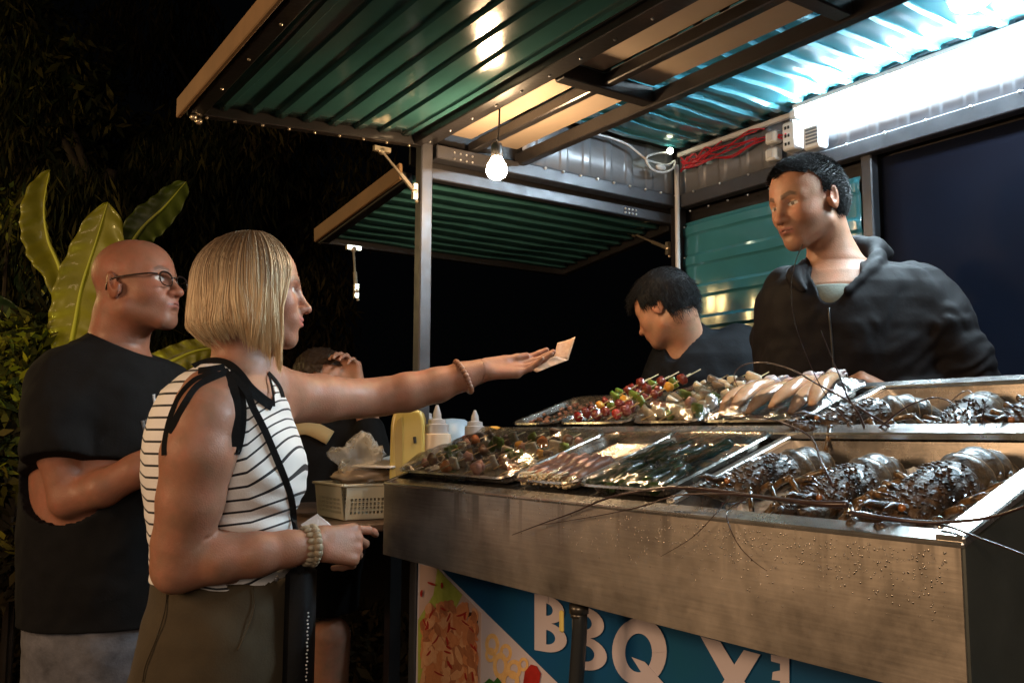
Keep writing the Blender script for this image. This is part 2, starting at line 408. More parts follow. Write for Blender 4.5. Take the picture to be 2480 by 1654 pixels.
# banner under the counter, printed with pictures and letters
XBN = XF-.012
def bp(px, py, o=0.0): p = onpl(px, py, 0, XBN-o); return p
M_bblue = mat('banner_blue_print', (.006,.060,.20), .42, 0, var=.5, vscale=2.2, base2=(.008,.085,.15), spec=.4)
M_bteal = mat('banner_teal_print', (.008,.075,.115), .42, 0, var=.06, vscale=3, spec=.4)
M_bwhite = mat('banner_white_print', (.52,.46,.50), .45, 0, var=.04, vscale=6, spec=.4)
ban = MB(); yl = bp(1012, 1372).y; 
ban.box((XBN, YN, .35), (XBN+.006, yl, 1.06))
banner = ban.build('banner', M_bblue); tag(banner, 'blue printed banner with BBQ lettering and seafood pictures below the steel counter', 'banner')
def decal(pts, m, name, off, hole=None, thick=.0006):
    mb = MB(); P = [bp(x, y, off) for x, y in pts]; mb.prism(P, (-thick, 0, 0)); return mb.build(name, m, banner)
# picture area: triangle with fried seafood on lettuce
M_ppink = mat('banner_pale_pink_print', (.50,.36,.31), .45, 0, var=.1, vscale=5)
decal([(1014,1362),(1065,1374),(1352,1654),(1420,1720),(1006,1720)], M_bwhite, 'picture_border', .0016)
decal([(1018,1366),(1060,1376),(1166,1484),(1163,1720),(1010,1720)], M_ppink, 'fried_prawn_picture', .0024)
M_lett = mat('printed_lettuce_green', (.25,.30,.03), .45, 0, var=.6, vscale=40, base2=(.42,.45,.10))
M_prawn = mat('printed_prawn_orange', (.46,.15,.05), .45, 0, var=.9, vscale=60, base2=(.66,.27,.12))
M_chili = mat('printed_chili_red', (.35,.02,.015), .45, 0, var=.3, vscale=40)
M_dark = mat('printed_dark_gap', (.05,.02,.015), .5)
decal([(1060,1376),(1120,1440),(1090,1500),(1050,1560),(1040,1654),(1030,1720),(1012,1720),(1013,1500),(1050,1440)], M_lett, 'lettuce_print', .0032)
rnd = random.Random(11)
pr = MB(); pc = MB(); pd = MB()
def inside(x, y): return x > 1016 and y > 1400 and x < 1160 and x < 1062+(y-1376)*.93
def stroke(mb, x, y, L, ang, w, off, bend=.5, n=7):
    pts = []; c = []
    for i in range(n):
        c.append((x, y)); x += L/n*math.cos(ang); y += L/n*math.sin(ang); ang += bend/n
    ws = [w*math.sin(math.pi*(i+.6)/(n+.2))+.6 for i in range(n)]
    Lf = []; Rt = []
    for i, (a, b) in enumerate(c):
        a2, b2 = c[min(i+1, n-1)]; a1, b1 = c[max(i-1, 0)]; dx, dy = a2-a1, b2-b1; q = math.hypot(dx, dy) or 1
        Lf.append((a-dy/q*ws[i], b+dx/q*ws[i])); Rt.append((a+dy/q*ws[i], b-dx/q*ws[i]))
    if all(inside(a, b) for a, b in Lf+Rt) or mb is None:
        mb.prism([bp(a, b, off) for a, b in Lf+Rt[::-1]], (-.0004, 0, 0))
prs = [MB(), MB(), MB()]
for i in range(70): stroke(pd, rnd.uniform(1030, 1158), rnd.uniform(1470, 1700), rnd.uniform(20, 40), rnd.uniform(0, 6), rnd.uniform(5, 10), .0040, 0.6)
for i in range(420): stroke(prs[i % 3], rnd.uniform(1022, 1158), rnd.uniform(1440+rnd.random()*60, 1712), rnd.uniform(34, 66), rnd.uniform(.9, 2.2), rnd.uniform(6, 11), .0046+.000008*i, rnd.uniform(-1.2, 1.2), 9)
for i in range(36): stroke(pc, rnd.uniform(1020, 1158), rnd.uniform(1400, 1710), rnd.uniform(16, 34), rnd.uniform(.4, 2.6), rnd.uniform(1, 2.4), .0082+.00001*i, rnd.uniform(-1, 1))
M_prawn2 = mat('printed_prawn_brown', (.26,.075,.03), .45, 0, var=.7, vscale=60, base2=(.50,.20,.09)); M_prawn3 = mat('printed_prawn_pale', (.55,.22,.09), .45, 0, var=.6, vscale=60, base2=(.70,.40,.22))
for mb_, m_, nme in ((pd, M_dark, 'dark_gap_print'), (prs[0], M_prawn, 'prawn_print'), (prs[1], M_prawn2, 'prawn_print'), (prs[2], M_prawn3, 'prawn_print'), (pc, M_chili, 'chili_print')): mb_.build(nme, m_, banner)
# squid rings picture on white + tomato + herb
M_ring = mat('printed_batter_gold', (.62,.33,.10), .45, 0, var=.7, vscale=60, base2=(.80,.55,.25))
rg = MB()
for k, (cx, cy, r1, r2) in enumerate(((1192,1560,17,27),(1225,1580,15,22),(1212,1612,18,33),(1245,1620,18,24),(1188,1585,13,18),(1268,1608,12,17),(1236,1648,22,26))):
    n = 20
    for i in range(n):
        a, b = 2*math.pi*i/n, 2*math.pi*(i+1)/n
        q = [(cx+r1*math.cos(a), cy+r2*math.sin(a)), (cx+r1*math.cos(b), cy+r2*math.sin(b)), (cx+r1*.52*math.cos(b), cy+r2*.55*math.sin(b)), (cx+r1*.52*math.cos(a), cy+r2*.55*math.sin(a))]
        rg.prism([bp(x, y, .0024+k*.0003) for x, y in q], (-.0003, 0, 0))
rg.build('fried_ring_print', M_ring, banner)
decal([(1268,1650),(1272,1625),(1286,1608),(1300,1612),(1310,1630),(1306,1654),(1300,1690),(1270,1690)], M_chili, 'tomato_print', .005)
decal([(1172,1654),(1185,1642),(1196,1650),(1205,1640),(1215,1652),(1225,1700),(1170,1700)], mat('printed_herb_green', (.03,.12,.02), .5), 'herb_print', .005)
# letters "BBQ X" + the start of the next letter (lower parts run out of the frame)
def letter(polys, name='letter'):
    mb = MB()
    for k_, P in enumerate(polys): mb.prism([bp(x, y, .0030+.00004*k_) for x, y in P], (-.0006, 0, 0))
    return mb.build(name, M_bwhite, banner)
def arcp(cx, cy, rx, ry, a0, a1, n=14): return [(cx+rx*math.cos(a0+(a1-a0)*i/n), cy+ry*math.sin(a0+(a1-a0)*i/n)) for i in range(n+1)]
def band(outer, inner): # quads between two polylines of equal length
    return [[outer[i], outer[i+1], inner[i+1], inner[i]] for i in range(len(outer)-1)]
def bigB(x, y, w, h, sk):
    S = lambda a, b: (x+a*w, y+b*h+sk*a*w)
    P = [[S(0,0), S(.36,0), S(.36,1), S(0,1)]]
    def bowl(cy, ry, rx):
        o_ = [S(.36+rx*math.sin(t), cy-ry*math.cos(t)) for t in [math.pi*i/14 for i in range(15)]]
        i_ = [S(.36+(rx-.34)*math.sin(t)*.95, cy-(ry-.135)*math.cos(t)) for t in [math.pi*i/14 for i in range(15)]]
        return band(o_, i_)
    P += bowl(.245, .245, .56); P += bowl(.735, .265, .64)
    P += [[S(.36,0),S(.42,0),S(.42,.13),S(.36,.13)]]
    return P
letter(bigB(1295, 1437, 78, 136, .17)); letter(bigB(1386, 1464, 84, 152, .18))
qo = arcp(1549, 1577, 66, 82, 0, 2*math.pi, 36); qi = arcp(1547, 1580, 33, 47, 0, 2*math.pi, 36)
letter(band(qo, qi)+[[(1530,1590),(1562,1602),(1640,1690),(1600,1700)]])
letter([[(1697,1540),(1745,1553),(1870,1760),(1815,1750)], [(1802,1573),(1842,1584),(1735,1760),(1690,1745)]])
letter([[(1868,1584),(1912,1592),(1912,1720),(1890,1720),(1890,1606),(1868,1600)], [(1872,1626),(1892,1622),(1892,1648),(1870,1645)]])

# ---------------------------------------------------------------- steel display counter
def steel(name, base, rough, drops=False, bumpd=.0004, wet=True, stretch=(1,1,1)):
    m = bpy.data.materials.new(name); m.use_nodes = True; nt = m.node_tree; N = nt.nodes; L = nt.links; b = N['Principled BSDF']
    b.inputs['Metallic'].default_value = .9; b.inputs['Base Color'].default_value = (*base, 1)
    tc = N.new('ShaderNodeTexCoord')
    mp = N.new('ShaderNodeMapping'); mp.inputs['Scale'].default_value = (40, 1.6, 40); L.new(tc.outputs['Object'], mp.inputs[0])
    n1 = N.new('ShaderNodeTexNoise'); n1.inputs['Scale'].default_value = 6; n1.inputs['Detail'].default_value = 6; L.new(mp.outputs[0], n1.inputs['Vector'])
    n2 = N.new('ShaderNodeTexNoise'); n2.inputs['Scale'].default_value = 5.5; n2.inputs['Detail'].default_value = 7; n2.inputs['Roughness'].default_value = .7
    L.new(tc.outputs['Object'], n2.inputs['Vector'])
    r1 = N.new('ShaderNodeMapRange'); r1.inputs['From Min'].default_value = .3; r1.inputs['From Max'].default_value = .7
    r1.inputs['To Min'].default_value = rough-.08; r1.inputs['To Max'].default_value = rough+.12
    L.new(n2.outputs['Fac'], r1.inputs[0]); L.new(r1.outputs[0], b.inputs['Roughness'])
    mx = N.new('ShaderNodeMath'); mx.operation = 'MULTIPLY_ADD'; mx.inputs[1].default_value = .35; L.new(n1.outputs['Fac'], mx.inputs[0]); L.new(n2.outputs['Fac'], mx.inputs[2])
    cr_ = N.new('ShaderNodeValToRGB'); cr_.color_ramp.elements[0].position = .40; cr_.color_ramp.elements[1].position = .95
    cr_.color_ramp.elements[0].color = (*[c*.55 for c in base], 1); cr_.color_ramp.elements[1].color = (*[min(1, c*1.25) for c in base], 1)
    L.new(mx.outputs[0], cr_.inputs[0]); L.new(cr_.outputs[0], b.inputs['Base Color'])
    bp_ = N.new('ShaderNodeBump'); bp_.inputs['Distance'].default_value = bumpd; L.new(mx.outputs[0], bp_.inputs['Height'])
    L.new(bp_.outputs[0], b.inputs['Normal'])
    if drops:   # dried water runs down from the top edge
        mp2 = N.new('ShaderNodeMapping'); mp2.inputs['Scale'].default_value = (1, 26, 1.5); L.new(tc.outputs['Object'], mp2.inputs[0])
        n3 = N.new('ShaderNodeTexNoise'); n3.inputs['Scale'].default_value = 1.2; n3.inputs['Detail'].default_value = 3; L.new(mp2.outputs[0], n3.inputs['Vector'])
        sx = N.new('ShaderNodeSeparateXYZ'); L.new(tc.outputs['Object'], sx.inputs[0])
        hm = N.new('ShaderNodeMapRange'); hm.inputs['From Min'].default_value = .19; hm.inputs['From Max'].default_value = .285; L.new(sx.outputs['Z'], hm.inputs[0])
        th = N.new('ShaderNodeMapRange'); th.inputs['From Min'].default_value = .55; th.inputs['From Max'].default_value = .66; L.new(n3.outputs['Fac'], th.inputs[0])
        mu = N.new('ShaderNodeMath'); mu.operation = 'MULTIPLY'; L.new(hm.outputs[0], mu.inputs[0]); L.new(th.outputs[0], mu.inputs[1])
        mc = N.new('ShaderNodeMix'); mc.data_type = 'RGBA'; L.new(mu.outputs[0], mc.inputs['Factor']); L.new(cr_.outputs[0], mc.inputs['A']); mc.inputs['B'].default_value = (*[c*.42 for c in base], 1)
        L.new(mc.outputs['Result'], b.inputs['Base Color'])
    MATS[name] = m; return m
M_steel = steel('brushed_stainless_steel', (.47,.42,.37), .40, True, .0002)
M_rim = steel('polished_steel_rim', (.62,.60,.57), .24, bumpd=.00008)
M_basin = steel('wet_steel_basin', (.30,.28,.26), .26)
CY0, CY1 = .525, 1.930
def zs(x, up=0.0): return Z0+SL*(x-X0)+up
counter = empty('display_counter', (1.25, 1.2, .95), 'sloping two-tier stainless steel display counter holding trays and lobsters', 'counter')
mb = MB(); mb.box((X0, CY0+.004, 1.068), (X0+.012, CY1-.004, Z0-.006)); 
fp = mb.build('front_panel', M_steel, counter)
mb = MB(); mb.box((X0+.013, CY0+.01, 1.066), (1.56, CY1-.01, 1.080)); mb.build('underside', M_black, counter)
# end panels
def endpanel(y0, y1, m):
    P = [(X0+.002, y0, 1.07), (1.57, y0, 1.07), (1.57, y0, zs(1.57)-.01), (X0+.002, y0, Z0-.006)]
    mb = MB(); mb.prism(P, (0, y1-y0, 0)); return mb.build('end_panel', m, counter)
M_dkpanel = mat('dark_steel_end_panel', (.075,.085,.082), .42, .5, var=.2, vscale=12)
endpanel(CY0, CY0+.010, M_dkpanel); endpanel(CY1-.010, CY1, M_black)
# rims (bars along the slope)
def rim(name, p0, p1, w, h, m=M_rim):
    up = Vector((-SL, 0, 1)).normalized(); mb = MB(); mb.bar(p0, p1, w, h, up, bev=.0022); return mb.build(name, m, counter)
rim('front_rim', (X0+.014, CY0, zs(X0+.014, -.004)), (X0+.014, CY1, zs(X0+.014, -.004)), .032, .008)
rim('middle_rim', (1.282, CY0+.032, zs(1.282, .004)), (1.282, CY1, zs(1.282, .004)), .046, .012)
rim('rear_rim', (1.555, CY0+.032, zs(1.555, -.002)), (1.555, CY1, zs(1.555, -.002)), .034, .012)
rim('end_rim', (X0, CY0+.016, zs(X0, .001)), (1.575, CY0+.016, zs(1.575, .001)), .034, .010)
rim('divider', (X0+.03, 1.0, zs(X0+.03, .001)), (1.258, 1.0, zs(1.258, .001)), .018, .010)
rim('divider', (1.306, 1.0, zs(1.306, .001)), (1.538, 1.0, zs(1.538, .001)), .018, .010)
rim('end_rim', (X0, CY1-.010, zs(X0, -.002)), (1.575, CY1-.010, zs(1.575, -.002)), .020, .008, M_black)
# tray bed and recessed basins
mb = MB(); P = [(X0+.03, 1.01, zs(X0+.03, -.012)), (1.54, 1.01, zs(1.54, -.012)), (1.54, CY1-.02, zs(1.54, -.012)), (X0+.03, CY1-.02, zs(X0+.03, -.012))]
mb.prism(P, (0, 0, -.006)); mb.build('tray_bed', M_basin, counter)
def basin(xa, xb, ya, yb, depth):
    mb = MB(); T = [Vector((xa, ya, zs(xa, -.003))), Vector((xb, ya, zs(xb, -.003))), Vector((xb, yb, zs(xb, -.003))), Vector((xa, yb, zs(xa, -.003)))]
    B = [Vector((xa+.004, ya+.004, zs(xa)-depth)), Vector((xb-.004, ya+.004, zs(xb)-depth)), Vector((xb-.004, yb-.004, zs(xb)-depth)), Vector((xa+.004, yb-.004, zs(xa)-depth))]
    mb.add(T+B, [(0,1,5,4),(1,2,6,5),(2,3,7,6),(3,0,4,7),(4,5,6,7)]); return mb.build('basin', M_basin, counter)
basin(X0+.030, 1.259, CY0+.033, .991, .075); basin(1.305, 1.538, CY0+.033, .991, .110)
# legs of the counter (behind the banner)
mb = MB()
for y in (CY0+.1, CY1-.1): mb.box((1.2, y-.02, .33), (1.24, y+.02, 1.066))
mb.build('leg', M_black, counter)
# water drops on the front panel
rnd = random.Random(5)
M_drop = mat('water_drop', (.45,.41,.36), .18, 1.0)
dm = MB()
for i in range(800):
    y = CY0+.02+abs(rnd.gauss(0, .42)); z = Z0-.012-abs(rnd.gauss(0, .035))
    if y > 1.55 or z < 1.09: continue
    r = rnd.uniform(.0004, .0012); dm.ball((X0-.0004, y, z), (r*.6, r, r*rnd.uniform(1, 1.9)), 6, 4)
o = dm.build('water_drops', M_drop, counter, smooth=True); tag(o, kind='stuff')
# ---------------------------------------------------------------- lamps that the photograph shows
def emis(name, col, s):
    m = bpy.data.materials.new(name); m.use_nodes = True; b = m.node_tree.nodes['Principled BSDF']
    b.inputs['Base Color'].default_value = (*col, 1); b.inputs['Emission Color'].default_value = (*col, 1); b.inputs['Emission Strength'].default_value = s
    MATS[name] = m; return m
M_blackpl = mat('black_plastic', (.02,.02,.02), .4)
BULB = W(1203, 408, 2.02)
hb = empty('hanging_bulb', (BULB.x, BULB.y, ZR+.036), 'lit bare bulb hanging on a black cord from the cream soffit', 'light bulb')
mb = MB(); ct = Vector((W(1210, 285, 2.05).x, W(1210, 285, 2.05).y, ZR+.036))
mb.tube([ct, ct.lerp(BULB, .35)+Vector((.002, .001, 0)), BULB+Vector((0, 0, .055))], .0022, 8); mb.build('cord', M_blackpl, hb, smooth=True)
mb = MB(); mb.lathe(BULB, [(.003,.062),(.011,.058),(.0135,.050),(.0135,.030),(.012,.026)], 16); mb.build('socket', M_blackpl, hb, smooth=True)
mb = MB(); mb.lathe(BULB, [(.011,.026),(.016,.017),(.0215,.008),(.0240,-.002),(.0235,-.011),(.0195,-.019),(.012,-.0245),(.0005,-.027)], 20)
mb.build('glass_bulb', emis('lit_bulb_glass', (1.0,.66,.36), 430), hb, smooth=True)

lt = empty('tube_lamp', (1.9, .9, ZR+.13), 'long lit white tube lamp under the teal ceiling along the rear wall', 'tube lamp')
LY0, LY1, LX, LZ = .30, 1.455, 1.898, ZR+.128
mb = MB(); mb.box((LX-.012, LY0, LZ-.002), (LX+.016, LY1, LZ+.012), bev=.002); mb.build('lamp_base', M_white, lt)
mb = MB(); mb.tube([(LX, LY0+.01, LZ-.013), (LX, LY1-.01, LZ-.013)], .010, 12); mb.build('tube', emis('lit_tube_glass', (.68,.88,1.0), 400), lt, smooth=True)
mb = MB(); mb.box((LX-.013, LY1-.012, LZ-.024), (LX+.013, LY1+.010, LZ-.002), bev=.003); mb.build('end_cap', M_white, lt)
l2 = empty('ceiling_lamp', (1.66, .86, ZR+.13), 'round lit lamp fixed to the teal ceiling above the vendor', 'ceiling lamp')
c2 = Vector((1.665, .86, ZR+.118))
mb = MB(); mb.lathe(c2, [(.040,.018),(.042,.006),(.038,0)], 20); mb.build('lamp_rim', M_white, l2, smooth=True)
mb = MB(); mb.lathe(c2, [(.037,.001),(.034,-.010),(.022,-.018),(.0005,-.021)], 20); mb.build('diffuser', emis('lit_diffuser', (.78,.92,1.0), 220), l2, smooth=True)

# ---------------------------------------------------------------- wiring in the corner of the stall
M_cable = mat('white_cable_sheath', (.55,.53,.52), .4)
mb = MB(); mb.box((XB-.020, LY1+.012, ZR+.120), (XB-.006, YE-.03, ZR+.134), bev=.002)
t = mb.build('cable_trunking', M_cable); tag(t, 'long white cable trunking running along the top of the grey rear band', 'cable trunking')
mb = MB(); cx, cy = XB-.032, YE-.040
mb.tube([(cx, cy, ZR+.09), (cx+.001, cy, ZR+.0), (cx-.001, cy, 1.9), (cx+.001, cy, 1.6), (cx, cy, 1.1)], .0075, 10)
t = mb.build('conduit', M_cable, smooth=True); tag(t, 'white vertical conduit in the rear corner beside the teal wall', 'conduit')
def wirept(px, py, off=.03): p = onpl(px, py, 1, YE-off); return p
cable = [wirept(1445, 326), wirept(1480, 335), wirept(1518, 350), wirept(1545, 370), wirept(1568, 388, .05), wirept(1590, 395, .05), wirept(1618, 400, .05), wirept(1634, 390, .05), wirept(1630, 408, .06), wirept(1608, 418, .06), wirept(1582, 412, .06), wirept(1567, 394, .06), wirept(1568, 380, .06), wirept(1590, 372, .05), wirept(1618, 370, .05)]
def smoothpath(pts, k=4):
    out = []; n = len(pts)
    for i in range(n-1):
        p0, p1, p2, p3 = pts[max(i-1, 0)], pts[i], pts[i+1], pts[min(i+2, n-1)]
        for j in range(k):
            t = j/k; out.append(.5*((2*p1)+(p2-p0)*t+(2*p0-5*p1+4*p2-p3)*t*t+(3*p1-p0-3*p2+p3)*t**3))
    return out+[pts[-1]]
mb = MB(); mb.tube(smoothpath(cable), .0034, 8); mb.ball(wirept(1600, 406, .06), (.020, .010, .010), 12, 8)
t = mb.build('white_cable', M_cable, smooth=True); tag(t, 'looped white cable with an inline switch hanging in the ceiling corner', 'cable')
M_redw = mat('red_wire', (.38,.010,.02), .4)
rnd = random.Random(8); mb = MB()
for k in range(11):
    a = Vector((XB-.026, YE-.05-.01*rnd.random(), ZR+.085+rnd.uniform(-.02, .03))); pts = [a]
    L_ = rnd.uniform(.10, .34) if k < 8 else .40
    for i in range(1, 7): pts.append(Vector((XB-.022-.006*rnd.random(), a.y-L_*i/6, ZR+.088+.010*math.sin(i*1.1+k)+i*.003*(1 if k < 8 else -1.2)+rnd.uniform(-.010, .010))))
    mb.tube(smoothpath(pts, 3), .0022, 6)
t = mb.build('red_wires', M_redw, smooth=True); tag(t, 'bundle of thin red wires under the white trunking', 'wiring')
mb = MB(); mb.ball(wirept(1623, 366, .06), .010, 12, 8)
t = mb.build('pilot_light', emis('lit_pilot_lamp', (.95,1.0,.70), 14), smooth=True); tag(t, 'tiny glowing indicator lamp at the corner of the teal ceiling', 'indicator light')
def wallbox(px, py, w, h, dpt, name, label, cat, extra=None, m=M_white):
    c = onpl(px, py, 0, XB-.012); e = empty(name, c, label, cat)
    mb = MB(); mb.box((c.x-dpt, c.y-w/2, c.z-h/2), (c.x+.008, c.y+w/2, c.z+h/2), bev=.005); smooth_angle(mb.build('housing', m, e), 40)
    return e, c
for i, (px, py, lb) in enumerate(((1878, 336, 'upper of two small white switch boxes on the grey band'), (1878, 377, 'lower of two small white switch boxes on the grey band'))):
    e, c = wallbox(px, py, .040, .034, .022, 'switch_box', lb, 'switch box'); e['group'] = 'small white switch boxes'
    mb = MB(); mb.box((c.x-.0255, c.y-.009, c.z-.010), (c.x-.0225, c.y+.009, c.z+.010), bev=.002); mb.build('switch_rocker', M_cable, e)
e, c = wallbox(1927, 334, .044, .078, .030, 'power_outlet', 'tall white multi socket outlet next to the switch boxes', 'outlet')
mb = MB()
for k in range(3): mb.box((c.x-.0325, c.y-.004, c.z-.026+k*.022), (c.x-.0305, c.y+.001, c.z-.018+k*.022)); mb.box((c.x-.0325, c.y+.006, c.z-.026+k*.022), (c.x-.0305, c.y+.011, c.z-.018+k*.022))
mb.build('socket_slot', M_blackpl, e)
mb = MB(); mb.ball((c.x-.031, c.y+.008, c.z+.006), .0025, 8, 5); mb.build('indicator', M_redw, e, smooth=True)
e, c = wallbox(1982, 336, .052, .064, .030, 'breaker_box', 'white circuit breaker box with dark louvres behind the vendor\'s head', 'breaker box')
mb = MB()
for k in range(5): mb.box((c.x-.0325, c.y-.020, c.z-.020+k*.009), (c.x-.0305, c.y+.016, c.z-.015+k*.009))
mb.build('louvre', mat('grey_plastic', (.16,.17,.19), .4), e)

# ---------------------------------------------------------------- sauce table at the far end of the counter
M_wood = mat('dark_table_top', (.10,.06,.04), .5, 0, var=.3, vscale=10)
tb = empty('side_table', (.95, 2.3, 0), 'brown side table beyond the counter carrying sauces and a basket', 'table')
BKC = W(834, 1262, 2.2); ZT = BKC.z
mb = MB(); mb.box((.74, 1.99, ZT-.02), (1.40, 2.72, ZT), bev=.004); mb.build('tabletop', M_wood, tb)
for x in (.79, 1.35):
    for y in (2.04, 2.67): mb = MB(); mb.box((x-.02, y-.02, .0), (x+.02, y+.02, ZT-.02)); mb.build('leg', M_black, tb)
# ivory plastic basket
M_bask = mat('ivory_basket_plastic', (.58,.54,.42), .42, 0, var=.08, vscale=10, sss=.0)
def at_table(px, py, z=ZT): return onpl(px, py, 2, z)
bx0, bx1, by0, by1 = BKC.x, BKC.x+.19, BKC.y, BKC.y+.17
BC = Vector(((bx0+bx1)/2, (by0+by1)/2, ZT))
bk = empty('basket', BC, 'ivory perforated plastic basket on the side table behind the counter corner', 'basket')
def perf_wall(mb, a, b, zb, zt, inset, holes=True):
    a = Vector(a); b = Vector(b); d = (b-a); L = d.length; d.normalize(); nx = max(6, int(L/.0105)); nz = 8
    n_ = Vector((d.y, -d.x, 0)); hgt = zt-zb
    def P(u, v, o): 
        base = a+d*(u*L); base.z = zb+v*hgt
        return base+n_*(inset*v)+n_*o
    for side in (0, .0022):
        for i in range(nx):
            for j in range(nz):
                u0, u1, v0, v1 = i/nx, (i+1)/nx, j/nz, (j+1)/nz
                if j in (1, 2, 3, 4) and 1 <= i < nx-1 and holes:
                    # hole: ring of quads round a diamond opening
                    uc, vc = (u0+u1)/2, (v0+v1)/2; du, dv = (u1-u0)*.32, (v1-v0)*.34
                    sq = [P(u0,v0,side), P(u1,v0,side), P(u1,v1,side), P(u0,v1,side)]
                    hq = [P(uc-du,vc-dv,side), P(uc+du,vc-dv,side), P(uc+du,vc+dv,side), P(uc-du,vc+dv,side)]
                    mb.add(sq+hq, [(0,1,5,4),(1,2,6,5),(2,3,7,6),(3,0,4,7)])
                else: mb.add([P(u0,v0,side), P(u1,v0,side), P(u1,v1,side), P(u0,v1,side)], [(0,1,2,3)])
mb = MB(); H_ = .088
cs = [(bx0,by0),(bx1,by0),(bx1,by1),(bx0,by1)]
for i in range(4):
    a, b = cs[i], cs[(i+1) % 4]; perf_wall(mb, (a[0], a[1], 0), (b[0], b[1], 0), ZT+.004, ZT+H_, .010)
mb.box((bx0, by0, ZT+.002), (bx1, by1, ZT+.005))
mb.build('basket_body', M_bask, bk)
mb = MB(); e_ = .011; q = [(bx0-e_,by0-e_),(bx1+e_,by0-e_),(bx1+e_,by1+e_),(bx0-e_,by1+e_)]
for i in range(4): a, b = q[i], q[(i+1) % 4]; mb.bar((a[0],a[1],ZT+H_), (b[0],b[1],ZT+H_), .010, .007, bev=.002)
mb.build('basket_rim', M_bask, bk)
# plastic wrap helper (crumpled transparent film)
def film_mat(name, tint=(1,1,1), rough=.08, op=.16, bumpd=.004, bs=35, stretch=(1,1,1), fk=.75):
    m = bpy.data.materials.new(name); m.use_nodes = True; nt = m.node_tree; N = nt.nodes; L = nt.links
    for n in list(N): N.remove(n)
    out = N.new('ShaderNodeOutputMaterial'); tr = N.new('ShaderNodeBsdfTransparent'); gl = N.new('ShaderNodeBsdfGlossy')
    tr.inputs[0].default_value = (*tint, 1); gl.inputs['Roughness'].default_value = rough; gl.inputs['Color'].default_value = (1,1,1,1)
    lw = N.new('ShaderNodeLayerWeight'); lw.inputs[0].default_value = .35
    tc = N.new('ShaderNodeTexCoord'); mp = N.new('ShaderNodeMapping'); mp.inputs['Scale'].default_value = stretch; L.new(tc.outputs['Object'], mp.inputs[0])
    nz = N.new('ShaderNodeTexNoise'); nz.inputs['Scale'].default_value = bs; nz.inputs['Detail'].default_value = 5; nz.inputs['Distortion'].default_value = .6
    L.new(mp.outputs[0], nz.inputs['Vector'])
    vo = N.new('ShaderNodeTexNoise'); vo.inputs['Scale'].default_value = bs*.28; vo.inputs['Detail'].default_value = 2; vo.noise_type = 'RIDGED_MULTIFRACTAL' if hasattr(vo, 'noise_type') else vo.noise_type
    L.new(mp.outputs[0], vo.inputs['Vector'])
    ad = N.new('ShaderNodeMath'); ad.operation = 'ADD'; L.new(nz.outputs['Fac'], ad.inputs[0]); L.new(vo.outputs['Fac'], ad.inputs[1])
    bp_ = N.new('ShaderNodeBump'); bp_.inputs['Distance'].default_value = bumpd; L.new(ad.outputs[0], bp_.inputs['Height'])
    L.new(bp_.outputs[0], gl.inputs['Normal']); L.new(bp_.outputs[0], lw.inputs['Normal'])
    ma = N.new('ShaderNodeMath'); ma.operation = 'MULTIPLY_ADD'; ma.inputs[1].default_value = fk; ma.inputs[2].default_value = op; ma.use_clamp = True
    L.new(lw.outputs['Fresnel'], ma.inputs[0])
    mx = N.new('ShaderNodeMixShader'); L.new(ma.outputs[0], mx.inputs[0]); L.new(tr.outputs[0], mx.inputs[1]); L.new(gl.outputs[0], mx.inputs[2])
    L.new(mx.outputs[0], out.inputs[0]); MATS[name] = m; return m
M_film = film_mat('cling_film', rough=.10, op=.07, bumpd=.0035, bs=26, stretch=(1, 2.2, 1))
M_bagp = film_mat('clear_bag_plastic', tint=(.96,.95,.93), rough=.22, op=.05, bumpd=.003, bs=30, fk=.35)
# crumpled clear bag sitting in the basket
def crumple(name, c, r, m, parent=None, seed=0, amp=.35, squash=.0):
    rnd = random.Random(seed); vs = []; fs = []; nu, nv = 44, 30; c = Vector(c)
    for j in range(nv+1):
        ph = math.pi*j/nv
        for i in range(nu):
            th = 2*math.pi*i/nu; d = Vector((math.sin(ph)*math.cos(th), math.sin(ph)*math.sin(th), math.cos(ph)))
            f = 1+amp*mnoise.noise(d*1.7+Vector((seed, 0, 0)))+amp*.55*abs(mnoise.noise(d*4.1+Vector((0, seed, 0))))+amp*.25*mnoise.noise(d*9)
            vs.append((c.x+r[0]*d.x*f, c.y+r[1]*d.y*f, c.z+r[2]*d.z*f))
    for j in range(nv):
        for i in range(nu): i2 = (i+1) % nu; fs.append((j*nu+i, j*nu+i2, (j+1)*nu+i2, (j+1)*nu+i))
    return meshobj(name, vs, fs, m, parent, smooth=True)
M_bagw = mat('hazy_clear_plastic', (.80,.78,.74), .16, 0, alpha=.34, bump=.004, bscale=45, spec=.8)
o = crumple('plastic_bag', W(868, 1122, 2.33), (.062,.070,.064), M_bagw, None, 3, .55)
tag(o, 'crumpled clear plastic bag of takeaway bags in the ivory basket', 'plastic bag')
o = crumple('wrapped_bundle', W(880, 1150, 2.32), (.075,.085,.022), mat('frosted_brown_paper', (.50,.38,.28), .5, 0, var=.2, vscale=20), None, 9, .25)
tag(o, 'brown paper bundle lying across the ivory basket', 'paper bundle')
mb = MB(); a = W(930, 1118, 2.27); mb.bar(a+Vector((-.05,-.03,-.012)), a+Vector((.16,.10,.018)), .12, .004, bev=.001)
o = mb.build('paper_tray', mat('white_board', (.62,.58,.54), .5)); tag(o, 'flat white paper tray leaning between basket and front tray', 'paper tray')
